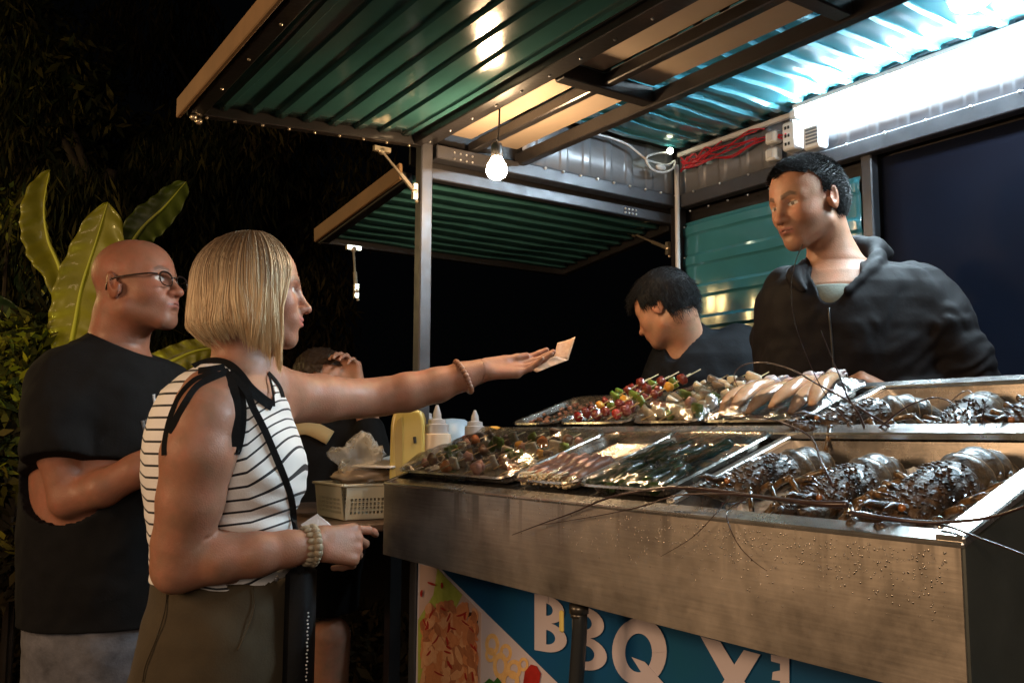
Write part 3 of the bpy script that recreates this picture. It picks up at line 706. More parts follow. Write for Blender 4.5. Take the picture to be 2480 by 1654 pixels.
# yellow napkin box and pale blue tub
M_yel = mat('yellow_plastic', (.58,.45,.13), .3, 0, var=.08, vscale=12, coat=.3)
M_blue = mat('pale_blue_plastic', (.30,.42,.55), .38, 0, var=.06, vscale=8)
c = W(992, 1062, 2.27)
nb = empty('napkin_box', (c.x, c.y, ZT), 'yellow plastic napkin box with arched sides next to the sauce bottles', 'napkin box')
P = []
def arch(cx, w, zb, zt, n=10):
    pts = [(-w, zb), (w, zb)]; 
    for i in range(n+1):
        t = math.pi*i/n; k = max(0, math.sin(t)); pts.append((w*(.94)*(abs(math.cos(t))**.35)*(1 if math.cos(t) > 0 else -1), zb+(zt-zb)*(.72+.28*k**.7)))
    return pts
R_ = CR.copy(); R_.z = 0; R_.normalize(); Fh = Vector((CF.x, CF.y, 0)).normalized()
base = Vector((c.x, c.y, 0)); zb = ZT; zt = c.z+.075
mb = MB(); mb.prism([base+R_*u-Fh*.05+Vector((0,0,z)) for u, z in arch(0, .046, zb, zt)], Fh*.10); nbo = mb.build('box_body', M_yel, nb)
md = nbo.modifiers.new('b', 'BEVEL'); md.width = .008; md.segments = 3; smooth_angle(nbo, 50)
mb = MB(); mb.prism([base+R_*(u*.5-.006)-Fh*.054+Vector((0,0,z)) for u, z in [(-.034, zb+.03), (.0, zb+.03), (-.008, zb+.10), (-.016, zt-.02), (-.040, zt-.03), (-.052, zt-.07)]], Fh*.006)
mb.build('recess_shade', mat('shaded_amber_plastic', (.40,.28,.08), .4), nb)  # flat plate on the box face; its darker amber stands for shade in the recess
mb = MB(); mb.tube([base+R_*.018-Fh*.052+Vector((0,0,zt-.07)), base+R_*.020-Fh*.052+Vector((0,0,zt-.086))], .004, 8); mb.build('print_mark', M_blackpl, nb)
c2_ = W(1095, 1060, 2.52)
tub = empty('plastic_tub', (c2_.x, c2_.y, ZT), 'pale blue domed plastic tub behind the squeeze bottles', 'tub')
mb = MB(); h_ = c2_.z+.055-ZT
mb.lathe((c2_.x, c2_.y, ZT), [(.055,0),(.066,.03),(.072,h_*.55),(.070,h_*.75),(.058,h_*.93),(.035,h_*.99),(.0005,h_)], 28)
mb.build('tub_body', M_blue, tub, smooth=True)
# squeeze bottles
M_bott = mat('translucent_bottle_plastic', (.70,.62,.56), .35, 0, sss=.3, trans=.0, var=.03)
M_cap = mat('frosted_cap_plastic', (.62,.60,.62), .3, 0, trans=.35)
def bottle(px, pybase_top, d, r, htop, col, label, tipdx=0.0):
    c = W(px, pybase_top, d); zc = c.z   # shoulder height
    e = empty('squeeze_bottle', (c.x, c.y, ZT), label, 'squeeze bottle', 'squeeze bottles of sauce on the side table')
    mb = MB(); mb.lathe((c.x, c.y, 0), [(.0005, ZT), (r*.96, ZT), (r, ZT+.006), (r, zc-.012), (r*.97, zc-.004), (r*.72, zc)], 24); o_ = mb.build('bottle_body', mat('sauce_'+label.split()[0], col, .32, 0, sss=.1, var=.04), e, smooth=True); smooth_angle(o_, 50)
    mb = MB(); mb.lathe((c.x, c.y, zc-.001), [(r*.80, 0), (r*.80, .022), (r*.62, .024), (r*.60, .034), (r*.32, .037), (r*.28, .05), (r*.13, htop-.004), (r*.08, htop), (.0003, htop)], 24); o_ = mb.build('nozzle_cap', M_cap, e, smooth=True); smooth_angle(o_, 40)
    return e
bottle(1058, 1048, 2.26, .037, .072, (.62,.50,.38), 'mayonnaise cream squeeze bottle with frosted pointed cap beside the yellow box')
bottle(1150, 1052, 2.36, .034, .066, (.34,.055,.035), 'chili red squeeze bottle with frosted cap in front of the blue tub')
bottle(1030, 1030, 2.50, .030, .060, (.55,.42,.30), 'pale squeeze bottle half hidden behind the cream one')
o = crumple('orange_cloth', W(1200, 1046, 2.50), (.045,.03,.014), mat('orange_cloth_fabric', (.70,.34,.05), .7, 0, var=.2, vscale=20), None, 4, .3)
tag(o, 'small orange cloth behind the red sauce bottle', 'cloth')
# drain hose with yellow valve under the counter
hz = empty('drain_hose', (X0+.05, 1.36, 1.06), 'black drain hose with yellow valve lever hanging in front of the banner', 'hose')
def hp(px, py, x=X0+.045): return onpl(px, py, 0, x)
mb = MB(); mb.tube(smoothpath([hp(1402,1478), hp(1404,1500), hp(1403,1540), hp(1399,1600), hp(1394,1680), hp(1390,1800)]), .0135, 14)
mb.build('hose', mat('black_rubber', (.018,.020,.022), .35, 0, coat=.3), hz, smooth=True)
mb = MB(); mb.tube([hp(1400,1440), hp(1402,1462)], .012, 12); mb.tube([hp(1402,1462), hp(1402,1484)], .0175, 14); mb.tube([hp(1402,1484), hp(1402,1494)], .015, 14)
mb.build('valve', mat('dull_brass_valve', (.10,.09,.08), .35, .8), hz, smooth=True)
mb = MB(); a = hp(1361,1500, X0+.03); mb.box((a.x-.003, a.y-.004, a.z-.022), (a.x+.004, a.y+.007, a.z+.016), bev=.003); mb.build('valve_lever', M_yel, hz)
# ---------------------------------------------------------------- implicit surface modelling for bodies and clothes
import openvdb as vdb
def A(v): return np.array(v, dtype=np.float64)
def smin(a, b, k):
    if k <= 0: return np.minimum(a, b)
    h = np.clip(.5+.5*(b-a)/k, 0, 1); return b*(1-h)+a*h-k*h*(1-h)
class Sdf:
    def __init__(s): s.p = []; s.M = np.eye(4); s.sc = 1.0; s.post = []; s.paint = []; s.base = (.3,.15,.1)
    def frame(s, M=None, sc=1.0):
        s.M = np.array(M) if M is not None else np.eye(4); s.sc = sc
    def _pt(s, p): p = A(p)*1.0; return (s.M[:3,:3]@(p*s.sc))+s.M[:3,3]
    def rc(s, a, b, r1, r2=None, k=.01, op='u', col=None):
        r2 = r1 if r2 is None else r2; s.p.append(('rc', op, k, col, s._pt(a), s._pt(b), r1*s.sc, r2*s.sc))
    def el(s, c, r, k=.01, op='u', col=None, rot=None):
        R3 = s.M[:3,:3].copy()
        if rot is not None: R3 = R3 @ np.array(rot.to_matrix() if hasattr(rot, 'to_matrix') else rot)
        s.p.append(('el', op, k, col, s._pt(c), A(r)*s.sc, R3))
    def chain(s, pts, rs, k=.01, op='u', col=None):
        for i in range(len(pts)-1): s.rc(pts[i], pts[i+1], rs[i], rs[i+1], k if i == 0 else min(k, .012), op, col)
    def loft(s, rows, U, V, k=.01, op='u', col=None, pw=2.3):
        """rows: (z, centre point xy, half width a, half depth b); U,V horizontal axes"""
        rows = sorted(rows, key=lambda r: r[0])
        s.p.append(('loft', op, k, col, A([r[0] for r in rows]), A([r[1] for r in rows]), A([r[2] for r in rows]), A([r[3] for r in rows]), A(U), A(V), pw))
    def one(s, q, P):
        t = q[0]
        if t == 'rc':
            a, b, r1, r2 = q[4:8]; ab = b-a; L2 = ab@ab
            pa = P-a; h = np.clip(pa@ab/max(L2, 1e-12), 0, 1)
            return np.linalg.norm(pa-h[:, None]*ab, axis=1)-(r1+(r2-r1)*h)
        if t == 'el':
            c, r, R3 = q[4:7]; L = (P-c)@R3
            k0 = np.linalg.norm(L/r, axis=1); k1 = np.linalg.norm(L/(r*r), axis=1)
            return k0*(k0-1)/np.maximum(k1, 1e-9)
        if t == 'loft':
            z, c, a, b, U, V, pw = q[4:11]
            Z = P[:, 2]; Zc = np.clip(Z, z[0], z[-1])
            cx = np.interp(Zc, z, c[:, 0]); cy = np.interp(Zc, z, c[:, 1]); aa = np.interp(Zc, z, a); bb = np.interp(Zc, z, b)
            dx = P[:, 0]-cx; dy = P[:, 1]-cy
            u = np.abs(dx*U[0]+dy*U[1])/aa; v = np.abs(dx*V[0]+dy*V[1])/bb
            e = (u**pw+v**pw)**(1/pw)
            d = (e-1)*np.minimum(aa, bb)
            dz = np.maximum(z[0]-Z, Z-z[-1])
            return np.where(dz > 0, np.sqrt(np.maximum(d, 0)**2+dz**2), d)
    def eval(s, P, color=False):
        d = np.full(len(P), 9.0); best = np.full(len(P), 9.0); col = np.tile(A(s.base), (len(P), 1)) if color else None
        for q in s.p:
            e = s.one(q, P); op, k = q[1], q[2]
            if op == 'u':
                d = smin(d, e, k)
                if color and q[3] is not None:
                    m = e < best; best = np.where(m, e, best); col[m] = q[3]
                elif color: m = e < best-.002; col[m & (e < best)] = s.base; best = np.minimum(best, e)
            elif op == 's': d = -smin(-d, e, k)
            elif op == 'i': d = -smin(-d, -e, k)
        for f in s.post: d = f(P, d)
        if color:
            for f in s.paint: col = f(P, col)
            nb_ = vnoise(P, 70, 2.2)[:, None]; ns_ = vnoise(P, 260, 5.1)[:, None]
            col = col*(1+.09*nb_+.03*ns_)*(1+nb_*A([.02,-.07,-.07]))
            return d, col
        return d
    def mesh(s, lo, hi, vox):
        lo = A(lo); hi = A(hi); B = 10
        n = (np.ceil((hi-lo)/vox/B).astype(int))*B; nb = n//B
        g = np.stack(np.meshgrid(*[np.arange(k) for k in nb], indexing='ij'), -1).reshape(-1, 3)
        cen = lo+(g*B+B/2)*vox; dc = s.eval(cen); half = B*vox*.87
        arr = np.empty(tuple(n), np.float32)
        arr6 = arr.reshape(nb[0], B, nb[1], B, nb[2], B)
        arr6[:] = np.clip(dc, -.05, .05).reshape(nb[0], 1, nb[1], 1, nb[2], 1)
        act = g[np.abs(dc) < half*1.9+.008]
        loc = np.stack(np.meshgrid(*[np.arange(B)]*3, indexing='ij'), -1).reshape(-1, 3)
        CH = 400
        for i in range(0, len(act), CH):
            a = act[i:i+CH]; P = lo+((a[:, None, :]*B+loc[None])*vox).reshape(-1, 3)
            d = s.eval(P).astype(np.float32).reshape(len(a), B, B, B)
            for j, (x, y, z) in enumerate(a): arr6[x, :, y, :, z, :] = d[j]
        gr = vdb.FloatGrid(.05); gr.copyFromArray(arr, tolerance=0.0)
        pts, quads = gr.convertToQuads(isovalue=0.0)
        pts = np.asarray(pts, np.float64)*vox+lo
        return pts, np.asarray(quads, np.int32)[:, ::-1]
def trim_mesh(V, F, keep):
    """drop faces whose vertices all fail keep(V)"""
    k = keep(V); m = k[F].all(axis=1); F = F[m]; u, inv = np.unique(F.ravel(), return_inverse=True)
    return V[u], inv.reshape(F.shape).astype(np.int32)
def sdf_obj(name, s, lo, hi, vox, m, parent=None, colors=False, keep=None, attrs=None, keepbig=True):
    V, F = s.mesh(lo, hi, vox)
    if keep is not None: V, F = trim_mesh(V, F, keep)
    cols = None
    if colors: _, cols = s.eval(V, True)
    at = {k: f(V) for k, f in (attrs or {}).items()}
    return meshobj(name, V, F, m, parent, True, cols, at)
def vnoise(P, f, seed=0.0, oct=2):
    """cheap smooth pseudo noise in [-1,1]"""
    r = 0; a = 1.0; t = 0
    for o in range(oct):
        q = P*f; w = seed+o*3.1
        x = q[:, 0]+.7*np.sin(q[:, 1]*1.3+w)+.4*np.sin(q[:, 2]*1.9+w*2); y = q[:, 1]+.7*np.sin(q[:, 2]*1.1+w*1.3)+.4*np.sin(q[:, 0]*1.7+w); z = q[:, 2]+.7*np.sin(q[:, 0]*1.2+w*.7)+.4*np.sin(q[:, 1]*2.1+w)
        r = r+a*np.sin(x+w)*np.cos(y*1.1)*np.sin(z*.9+w*.5+.8); t += a; a *= .5; f *= 2.1
    return r/t*1.6
def sstep(a, b, x): t = np.clip((x-a)/(b-a), 0, 1); return t*t*(3-2*t)
def head_frame(origin, heading, pitch=0.0, roll=0.0, sc=1.0):
    """heading: degrees clockwise from world +Y. pitch: + looks down. roll: + tips the head to its right"""
    h = RAD(heading); f = Vector((math.sin(h), math.cos(h), 0)); l = Vector((-math.cos(h), math.sin(h), 0)); u = Vector((0, 0, 1))
    R3 = Matrix((f, l, u)).transposed()
    R3 = R3 @ Matrix.Rotation(RAD(pitch), 3, 'Y') @ Matrix.Rotation(RAD(roll), 3, 'X')
    M = R3.to_4x4(); M.translation = origin; return M
def to_local(M, P): Mi = np.array(Matrix(M).inverted()); return P@Mi[:3,:3].T+Mi[:3,3]

def head(s, M, sc=1.0, wid=1.0, jaw=1.0, nose=1.0, cheek=1.0, skin=(.42,.21,.13), lip=(.36,.12,.09), brow=(.05,.03,.02), smile=0.0, ear=True, browup=0.0, eyelid=.0045, stub=None, nosew=1.0):
    s.frame(M, sc); w = wid
    s.el((-.012,0,.042), (.094,.074*w,.080), 0, col=skin)
    s.el((.038,0,.030), (.050,.060*w,.066), .03)
    s.el((.028,0,-.025), (.060,.058*w,.075), .03)
    s.rc((.005,.047*w,-.055), (.066,.016,-.088), .019*jaw, .017*jaw, .02); s.rc((.005,-.047*w,-.055), (.066,-.016,-.088), .019*jaw, .017*jaw, .02)
    s.el((.072,0,-.089), (.019,.021*jaw,.017), .016)
    s.el((.050,0,-.058), (.042,.038*w,.034), .02)
    for sg in (1, -1):
        s.el((.052,sg*.036*w,-.022), (.030*cheek,.024,.026*cheek), .02)
        s.rc((.084,sg*.012,.024), (.066,sg*.046*w,.023), .0085, .0075, .016)
        s.el((.101,sg*.030*w,.008), (.022,.016,.011), .014, 's')
        s.el((.0695,sg*.0315*w,.007), (.0145,.0155,.0135), .004)
    s.rc((.088,0,.014), (.108*1.0,0,-.024), .0075, .0090*nose, .012)
    s.el((.1085*1.0,0,-.027), (.0115*nose,.0115*nosew,.0095*nose), .008)
    for sg in (1, -1):
        s.el((.097,sg*.0115*nosew,-.029), (.0105,.0075*nosew,.0075), .006)
        s.el((.104,sg*.006*nosew,-.0375), (.005,.0032,.004), .003, 's')
    s.el((.0785,0,-.052), (.021,.031+.004*smile,.021), .015)
    lz = -.0505; 
    for sg in (1, -1):
        s.rc((.0985,sg*.004,lz+.001), (.0845,sg*(.023+.004*smile),lz-.0035+.006*smile), .0048, .0022, .005)
        s.rc((.0965,sg*.002,lz-.0085), (.084,sg*(.021+.004*smile),lz-.006+.005*smile), .0056, .0024, .005)
    for sg in (1, -1): s.rc((.1035,0,lz-.0040), (.088,sg*(.024+.004*smile),lz-.0052+.006*smile), .0016, .0012, .002, 's')
    s.el((.099,0,-.0715), (.006,.014,.005), .008, 's')
    if ear:
        for sg in (1, -1):
            rt = Matrix.Rotation(RAD(-12), 3, 'Y') @ Matrix.Rotation(RAD(sg*22), 3, 'Z')
            s.el((-.012,sg*(.076*w),-.002), (.019,.0075,.031), .006, rot=rt)
            s.el((-.004,sg*(.0845*w),.004), (.0105,.0075,.020), .004, 's', rot=rt)
            s.rc((.004,sg*.074*w,-.006), (.002,sg*.074*w,-.018), .006, .006, .006)
    s.frame()
    def paint(P, col):
        L = to_local(M, P)/sc; x, y, z = L[:, 0], L[:, 1], L[:, 2]; ay = np.abs(y)
        near = (np.linalg.norm(L, axis=1) < .16)
        def mixc(m, c): 
            m = (m*near)[:, None]; return col*(1-m)+A(c)*m
        # flush on cheeks, nose, ears
        m = np.exp(-((x-.075)**2+(ay-.038)**2+(z+.025)**2)/.0007)*.30; col = mixc(m, (skin[0]*1.05, skin[1]*.62, skin[2]*.6))
        m = np.exp(-((x-.112)**2+y**2+(z+.027)**2)/.0003)*.30; col = mixc(m, (skin[0]*1.1, skin[1]*.65, skin[2]*.6))
        m = ((x < .02) & (x > -.04) & (ay > .072*w))*.35; col = mixc(m, (skin[0]*1.0, skin[1]*.6, skin[2]*.5))
        if stub is not None:
            m = sstep(-.030, -.045, z)*sstep(-.0, .03, x)*.45; m = np.where((z > -.045) & (ay < .010), m*.5, m); col = mixc(m, stub)
        # lips
        zc = lz-.0045+(ay/.025)**2*(.0065*smile-.001)
        m = (x > .078)*sstep(.0095, .0075, np.abs(z-zc))*sstep(.027+.003*smile, .023, ay); col = mixc(m*.85, lip)
        m = (x > .080)*sstep(.0022, .0008, np.abs(z-zc))*sstep(.026+.004*smile, .022, ay); col = mixc(m*.85, (.05,.015,.012))
        # brows
        zb = .0275+browup+.006*sstep(.012, .035, ay)-.006*sstep(.036, .052, ay)
        m = (x > .04)*sstep(.0058, .0032, np.abs(z-zb)-.0018*sstep(.05, .02, ay))*sstep(.009, .014, ay)*sstep(.054, .046, ay); col = mixc(m*.75, brow)
        # eyes
        ey = (ay-.0315*w)/.0155; ez = (z-.0068)/(eyelid*1.25*np.sqrt(np.clip(1-ey**2, .0, 1))+.0006)
        inside = (x > .06)*sstep(1.05, .8, np.abs(ez))*sstep(1.0, .85, np.abs(ey)); col = mixc(inside, (.55,.52,.50))
        iris = inside*sstep(.0066, .0054, np.sqrt((ay-.0315*w)**2+(z-.0068)**2)); col = mixc(iris, (.035,.018,.012))
        lash = (x > .06)*sstep(1.75, 1.15, np.abs(ez))*(1-sstep(1.1, .8, np.abs(ez)))*sstep(1.25, 1.0, np.abs(ey))*(ez > 0); col = mixc(lash*.9, (.02,.012,.010))
        return col
    s.paint.append(paint)

M_skin = mat('skin', (.4,.2,.12), .50, 0, var=.10, vscale=35, bump=.0006, bscale=320, sss=.10, attr=True, spec=.45, rvar=.08)

def hand(s, wrist, palmdir, normal, fingers, thumb, size=1.0, side=1, k=.006):
    """wrist point, palm direction, palm normal (out of the back). fingers: list of 4 (spread, curl1, curl2, curl3) in degrees; thumb: (spread, out, curl)."""
    wrist = Vector(wrist); d = Vector(palmdir).normalized(); n = Vector(normal); n = (n-d*n.dot(d)).normalized(); sd = d.cross(n)*side   # sd points to the index side
    Z = size
    kn = []
    pal = [(.030, .086), (.010, .090), (-.010, .086), (-.029, .077)]; lens = [(.042,.026,.020), (.046,.029,.021), (.042,.027,.021), (.033,.020,.018)]; rad = [.0088,.0092,.0088,.0076]
    for o_, l_ in pal: kn.append(wrist+sd*o_*Z+d*l_*Z+n*(.003-abs(o_-.005)*.12)*Z)
    base = [wrist+sd*o_*.62*Z+d*.018*Z for o_, l_ in pal]
    for i in range(4):
        s.rc(base[i], kn[i], (.0155 if i < 3 else .014)*Z, .0118*Z, .012)
        sp, c1, c2, c3 = fingers[i]; p = kn[i]; fd = (d*math.cos(RAD(sp))+sd*math.sin(RAD(sp))); nn = n.copy(); r = rad[i]*Z
        for L_, c in zip(lens[i], (c1, c2, c3)):
            ax = fd.cross(nn).normalized(); R3 = Matrix.Rotation(-RAD(c), 3, ax); fd = (R3@fd).normalized(); nn = (R3@nn).normalized()
            q = p+fd*L_*Z; s.rc(p, q, r, r*.90, .0045 if p is not kn[i] else .008); p = q; r *= .90
    so, ou, cu_ = thumb
    td = (d*math.cos(RAD(so))+sd*math.sin(RAD(so))); td = (td*math.cos(RAD(ou))-n*math.sin(RAD(ou))).normalized()
    p = wrist+sd*.018*Z+d*.018*Z; q = p+td*.044*Z; s.rc(p, q, .017*Z, .0125*Z, .012)
    bend = (d-td*d.dot(td)).normalized(); td2 = (td*math.cos(RAD(cu_))+bend*math.sin(RAD(cu_))).normalized(); r_ = q+td2*.032*Z; s.rc(q, r_, .0115*Z, .0100*Z, .006)
    td3 = (td2*math.cos(RAD(cu_*.6))+bend*math.sin(RAD(cu_*.6))).normalized(); s.rc(r_, r_+td3*.024*Z, .0100*Z, .0085*Z, .005)
    return kn

UH = np.array([CR.x, CR.y]); UH = UH/np.linalg.norm(UH); VH = np.array([CF.x, CF.y]); VH = VH/np.linalg.norm(VH)
def rows_px(rows, d, grow=0.0):
    out = []
    for py, l, r, b, *dd in rows:
        D = d+(dd[0] if dd else 0); a = W(l, py, D); c = W(r, py, D); m = (a+c)/2
        out.append((m.z, (m.x, m.y), (a-c).length/2+grow, b+grow))
    return out
# ---------------------------------------------------------------- people
def px_of(V):
    R_ = np.array([list(CR), list(CU), list(CF)]); q = (V-np.array(CAM))@R_.T
    return 1240+FPX*q[:, 0]/q[:, 2], 827-FPX*q[:, 1]/q[:, 2], q[:, 2]
def snap(s, px, py, d0, off=.002, far=.5):
    """first hit of the ray through photo pixel with an implicit surface, starting at depth d0"""
    r = CF + CR*((px-1240)/FPX) - CU*((py-827)/FPX); t = d0
    for i in range(60):
        p = CAM+r*t; d = float(s.eval(A(p)[None])[0])
        if d < off: break
        t += max(.0008, (d-off*.5)*.75)
        if t > d0+far: break
    return CAM+r*t
def ribbon(mb, pts, w, n_from, th=.0015):
    """flat strip along pts, facing away from the point n_from"""
    pts = [Vector(p) for p in pts]; vs = []; fs = []
    for i, p in enumerate(pts):
        t = (pts[min(i+1, len(pts)-1)]-pts[max(i-1, 0)]).normalized(); n = (p-Vector(n_from)).normalized(); n = (n-t*n.dot(t)).normalized(); b = t.cross(n)
        ww = w[i] if isinstance(w, (list, tuple)) else w
        vs += [p+b*ww/2+n*th, p-b*ww/2+n*th, p-b*ww/2-n*th, p+b*ww/2-n*th]
    for i in range(len(pts)-1):
        for k in range(4): k2 = (k+1) % 4; fs.append((i*4+k, i*4+k2, (i+1)*4+k2, (i+1)*4+k))
    fs += [(3,2,1,0), tuple(len(vs)-4+k for k in range(4))]
    mb.add(vs, fs)
def strands(paths, rad, cols, name, m, parent, sides=3):
    """paths: array (n, k, 3) world; cols (n,k,3)"""
    P = np.asarray(paths); n, k, _ = P.shape
    T = np.gradient(P, axis=1); T /= np.linalg.norm(T, axis=2, keepdims=True)+1e-9
    up = np.zeros_like(T); up[..., 0] = .3; up[..., 1] = .9; up[..., 2] = .1
    a = np.cross(T, up); a /= np.linalg.norm(a, axis=2, keepdims=True)+1e-9; b = np.cross(T, a)
    rr = rad*np.concatenate([np.ones(k-3), [.85, .6, .2]])[None, :, None] if np.isscalar(rad) else rad[..., None]
    vs = np.stack([P+(a*math.cos(2*math.pi*j/sides)+b*math.sin(2*math.pi*j/sides))*rr for j in range(sides)], 2).reshape(-1, 3)
    idx = np.arange(n*k*sides).reshape(n, k, sides); F = []
    for j in range(sides):
        j2 = (j+1) % sides; F.append(np.stack([idx[:, :-1, j], idx[:, :-1, j2], idx[:, 1:, j2], idx[:, 1:, j]], -1).reshape(-1, 4))
    F = np.concatenate(F); C_ = np.repeat(np.asarray(cols)[:, :, None, :], sides, 2).reshape(-1, 3)
    return meshobj(name, vs, F.astype(np.int32), m, parent, True, C_)
M_hair = mat('hair_strands', (.3,.2,.1), .46, 0, attr=True, spec=.35)
M_hairb = mat('short_black_hair', (.02,.02,.02), .6, 0, attr=True, spec=.2)
M_cloth_blk = mat('black_cotton', (.006,.006,.0065), .9, 0, var=.2, vscale=30, bump=.0006, bscale=220, spec=.2)

def person_root(px, d, label, floor=0.0):
    c = W(px, 1050, d); return empty('person', (c.x, c.y, floor), label, 'person')
def legs(s, hipL, hipR, footL, footR, r0=.085, r1=.055, k=.03):
    for h_, f_ in ((hipL, footL), (hipR, footR)):
        h_ = Vector(h_); f_ = Vector(f_); kn = h_.lerp(f_, .5)+Vector((.01, 0, 0)); s.rc(h_, kn, r0, r0*.75, k); s.rc(kn, f_, r0*.75, r1, k)
def shoe(parent, foot, heading, m):
    h = RAD(heading); f = Vector((math.sin(h), math.cos(h), 0)); p = Vector(foot); mb = MB()
    M_ = Matrix.Rotation(-h, 3, 'Z'); mb.ball((p.x+f.x*.05, p.y+f.y*.05, p.z+.035), (.045,.13,.04), 14, 8, M=M_); mb.ball((p.x, p.y, p.z+.06), (.042,.06,.06), 12, 8, M=M_)
    return mb.build('shoe', m, parent, smooth=True)
M_shoe = mat('dark_shoe', (.03,.025,.022), .5)

# ================= woman in the striped top
D1 = 1.75
wm = person_root(560, D1, 'blonde woman in a white top with thin black stripes holding out money over the trays')
SK1 = (.31,.142,.086)
HM1 = head_frame(W(607, 716, D1), 107, -2, 0)
s = Sdf(); s.base = SK1
head(s, HM1, .985, .97, .9, .95, 1.05, skin=SK1, lip=(.42,.13,.11), brow=(.10,.06,.035), smile=1.0, nosew=.9)
hp_ = lambda x, y, z: Matrix(HM1) @ Vector((x, y, z))
s.rc(hp_(-.030,0,-.055), W(588, 905, D1+.01), .049, .052, .03)
s.rc(W(590, 900, D1+.01), W(560, 960, D1), .055, .07, .03)
TR1 = [(868,532,622,.045),(890,488,642,.075),(915,452,655,.105),(950,414,680,.125),(1000,388,694,.13),(1050,373,707,.135),(1100,365,722,.135),(1150,363,730,.13),(1200,366,722,.118),(1240,370,706,.108),(1290,376,697,.105),(1340,382,698,.110),(1400,384,702,.122),(1460,376,707,.135),(1520,364,710,.145),(1590,350,712,.150),(1660,338,712,.150)]
torso_rows = rows_px(TR1, D1)
s.loft(torso_rows, UH, VH, .02)
# far shoulder and arm (reaching out)
s.chain([W(640,945,1.80), W(700,962,1.88), W(780,965,1.94), W(880,965,2.02), W(925,960,2.04)], [.062,.055,.0520,.043,.0415], .03)
s.chain([W(915,962,2.04), W(985,950,2.05), W(1060,932,2.07), W(1120,912,2.08), W(1165,898,2.09)], [.042,.0445,.040,.033,.0285], .015)
# near arm
s.chain([W(515,968,1.655), W(497,1020,1.62), W(480,1100,1.60), W(462,1210,1.60), W(440,1320,1.61), W(432,1362,1.61)], [.050,.060,.0640,.058,.0520,.0470], .03)
s.chain([W(438,1372,1.61), W(530,1352,1.62), W(620,1342,1.64), W(700,1328,1.67), W(758,1320,1.69)], [.0440,.0440,.0400,.0330,.0285], .02)
s.rc(W(416,1390,1.60), W(425,1375,1.60), .028, .03, .02)
_a = snap(s, 484, 1326, 1.4, .001); _b = snap(s, 497, 1306, 1.4, .001); _c = snap(s, 514, 1300, 1.4, .001)
s.rc(_a, _b, .0022, .0030, .004, 's'); s.rc(_b, _c, .0030, .0018, .004, 's')
# hands
nearhand = hand(s, W(762,1320,1.69), W(866,1318,1.75)-W(764,1320,1.69), CU*.45-CF*.9, [(2,14,20,14),(0,40,46,26),(-2,54,56,30),(-5,62,62,34)], (26,40,14), 1.04, -1)
farhand = hand(s, W(1168,897,2.09), W(1262,888,2.12)-W(1168,897,2.09), CF*.50-CU*.82, [(0,8,10,6),(0,10,12,8),(0,14,14,10),(-1,18,18,12)], (3,10,2), 1.0, 1)
lo, hi = (.10, 1.20, .70), (1.50, 2.15, 1.80)
S_w = s
bodyV, bodyF = s.mesh((.15, 1.22, .78), (1.42, 2.10, 1.535), .0036)
hz_ = float((Matrix(HM1)@Vector((0,0,0))).z)
headV, headF = s.mesh((hp_(0,0,0).x-.16, hp_(0,0,0).y-.16, 1.515), (hp_(0,0,0).x+.17, hp_(0,0,0).y+.16, 1.80), .0021)
bodyV, bodyF = trim_mesh(bodyV, bodyF, lambda V: V[:, 2] < 1.531)
headV, headF = trim_mesh(headV, headF, lambda V: V[:, 2] > 1.519)
# finer hands replace the coarse ones inside boxes round the wrists
def hand_box(c, r): return (A(c)-r, A(c)+r)
def merge(parts):
    Vs = []; Fs = []; n = 0
    for V, F in parts: Vs.append(V); Fs.append(F+n); n += len(V)
    return np.concatenate(Vs), np.concatenate(Fs)
def inbox(V, b, g=0.0): return ((V > b[0]+g) & (V < b[1]-g)).all(axis=1)
b1 = hand_box(W(855,1325,1.74), .088); b2 = hand_box(W(1255,880,2.12), .098)
parts = [(headV, headF)]
bodyV, bodyF = trim_mesh(bodyV, bodyF, lambda V: ~(inbox(V, b1, .003) | inbox(V, b2, .003)))
parts.append((bodyV, bodyF))
for b in (b1, b2):
    V, F = s.mesh(b[0], b[1], .0019); V, F = trim_mesh(V, F, lambda V, b=b: inbox(V, b, .001)); parts.append((V, F))
V, F = merge(parts)
_, cols = s.eval(V, True)
meshobj('body', V, F, M_skin, wm, True, cols)
def eyes(parent, M, sc, wid, col=(.03,.018,.01)):
    pass
# striped sleeveless top
g = Sdf()
top_rows = rows_px([r for r in TR1 if 885 < r[0] < 1420], D1, .0055)
g.loft(top_rows, UH, VH, 0)
cB = W(540, 1100, D1)
def fold1(P, d):
    zz = P[:, 2]; u = (P[:, 0]-cB.x)*UH[0]+(P[:, 1]-cB.y)*UH[1]; v = (P[:, 0]-cB.x)*VH[0]+(P[:, 1]-cB.y)*VH[1]
    w = sstep(1.27, 1.10, zz)*(.25+.75*sstep(-.12, .0, u))
    f = .0045*np.sin(zz*150+u*30+2*np.sin(u*22))*w+.002*vnoise(P, 30, 1.0)+.0018*np.sin((u*.8+zz)*95+1.5*np.sin(zz*31))*sstep(.02,.12,u)
    # bust
    bx = np.exp(-(((u-.115)/.05)**2+((zz-1.262)/.055)**2+((v+.02)/.09)**2))
    return d+f-.006*bx
g.post.append(fold1)
def stripe_attr(V):
    u = (V[:, 0]-cB.x)*UH[0]+(V[:, 1]-cB.y)*UH[1]; z = V[:, 2]
    up = sstep(1.22, 1.36, z)
    h = (.10+.25*up)*np.maximum(0, u-.03)+(.25+.40*up)*np.maximum(0, u-.085)+.45*np.maximum(0, -.115-u)+.004*np.sin(u*40+z*20)*sstep(1.2, 1.1, z)
    return (z-h)/.0222
NECK = [(380,800),(455,888),(505,872),(545,880),(575,905),(600,938),(635,968),(657,984),(666,950),(650,898),(720,840),(720,780)]
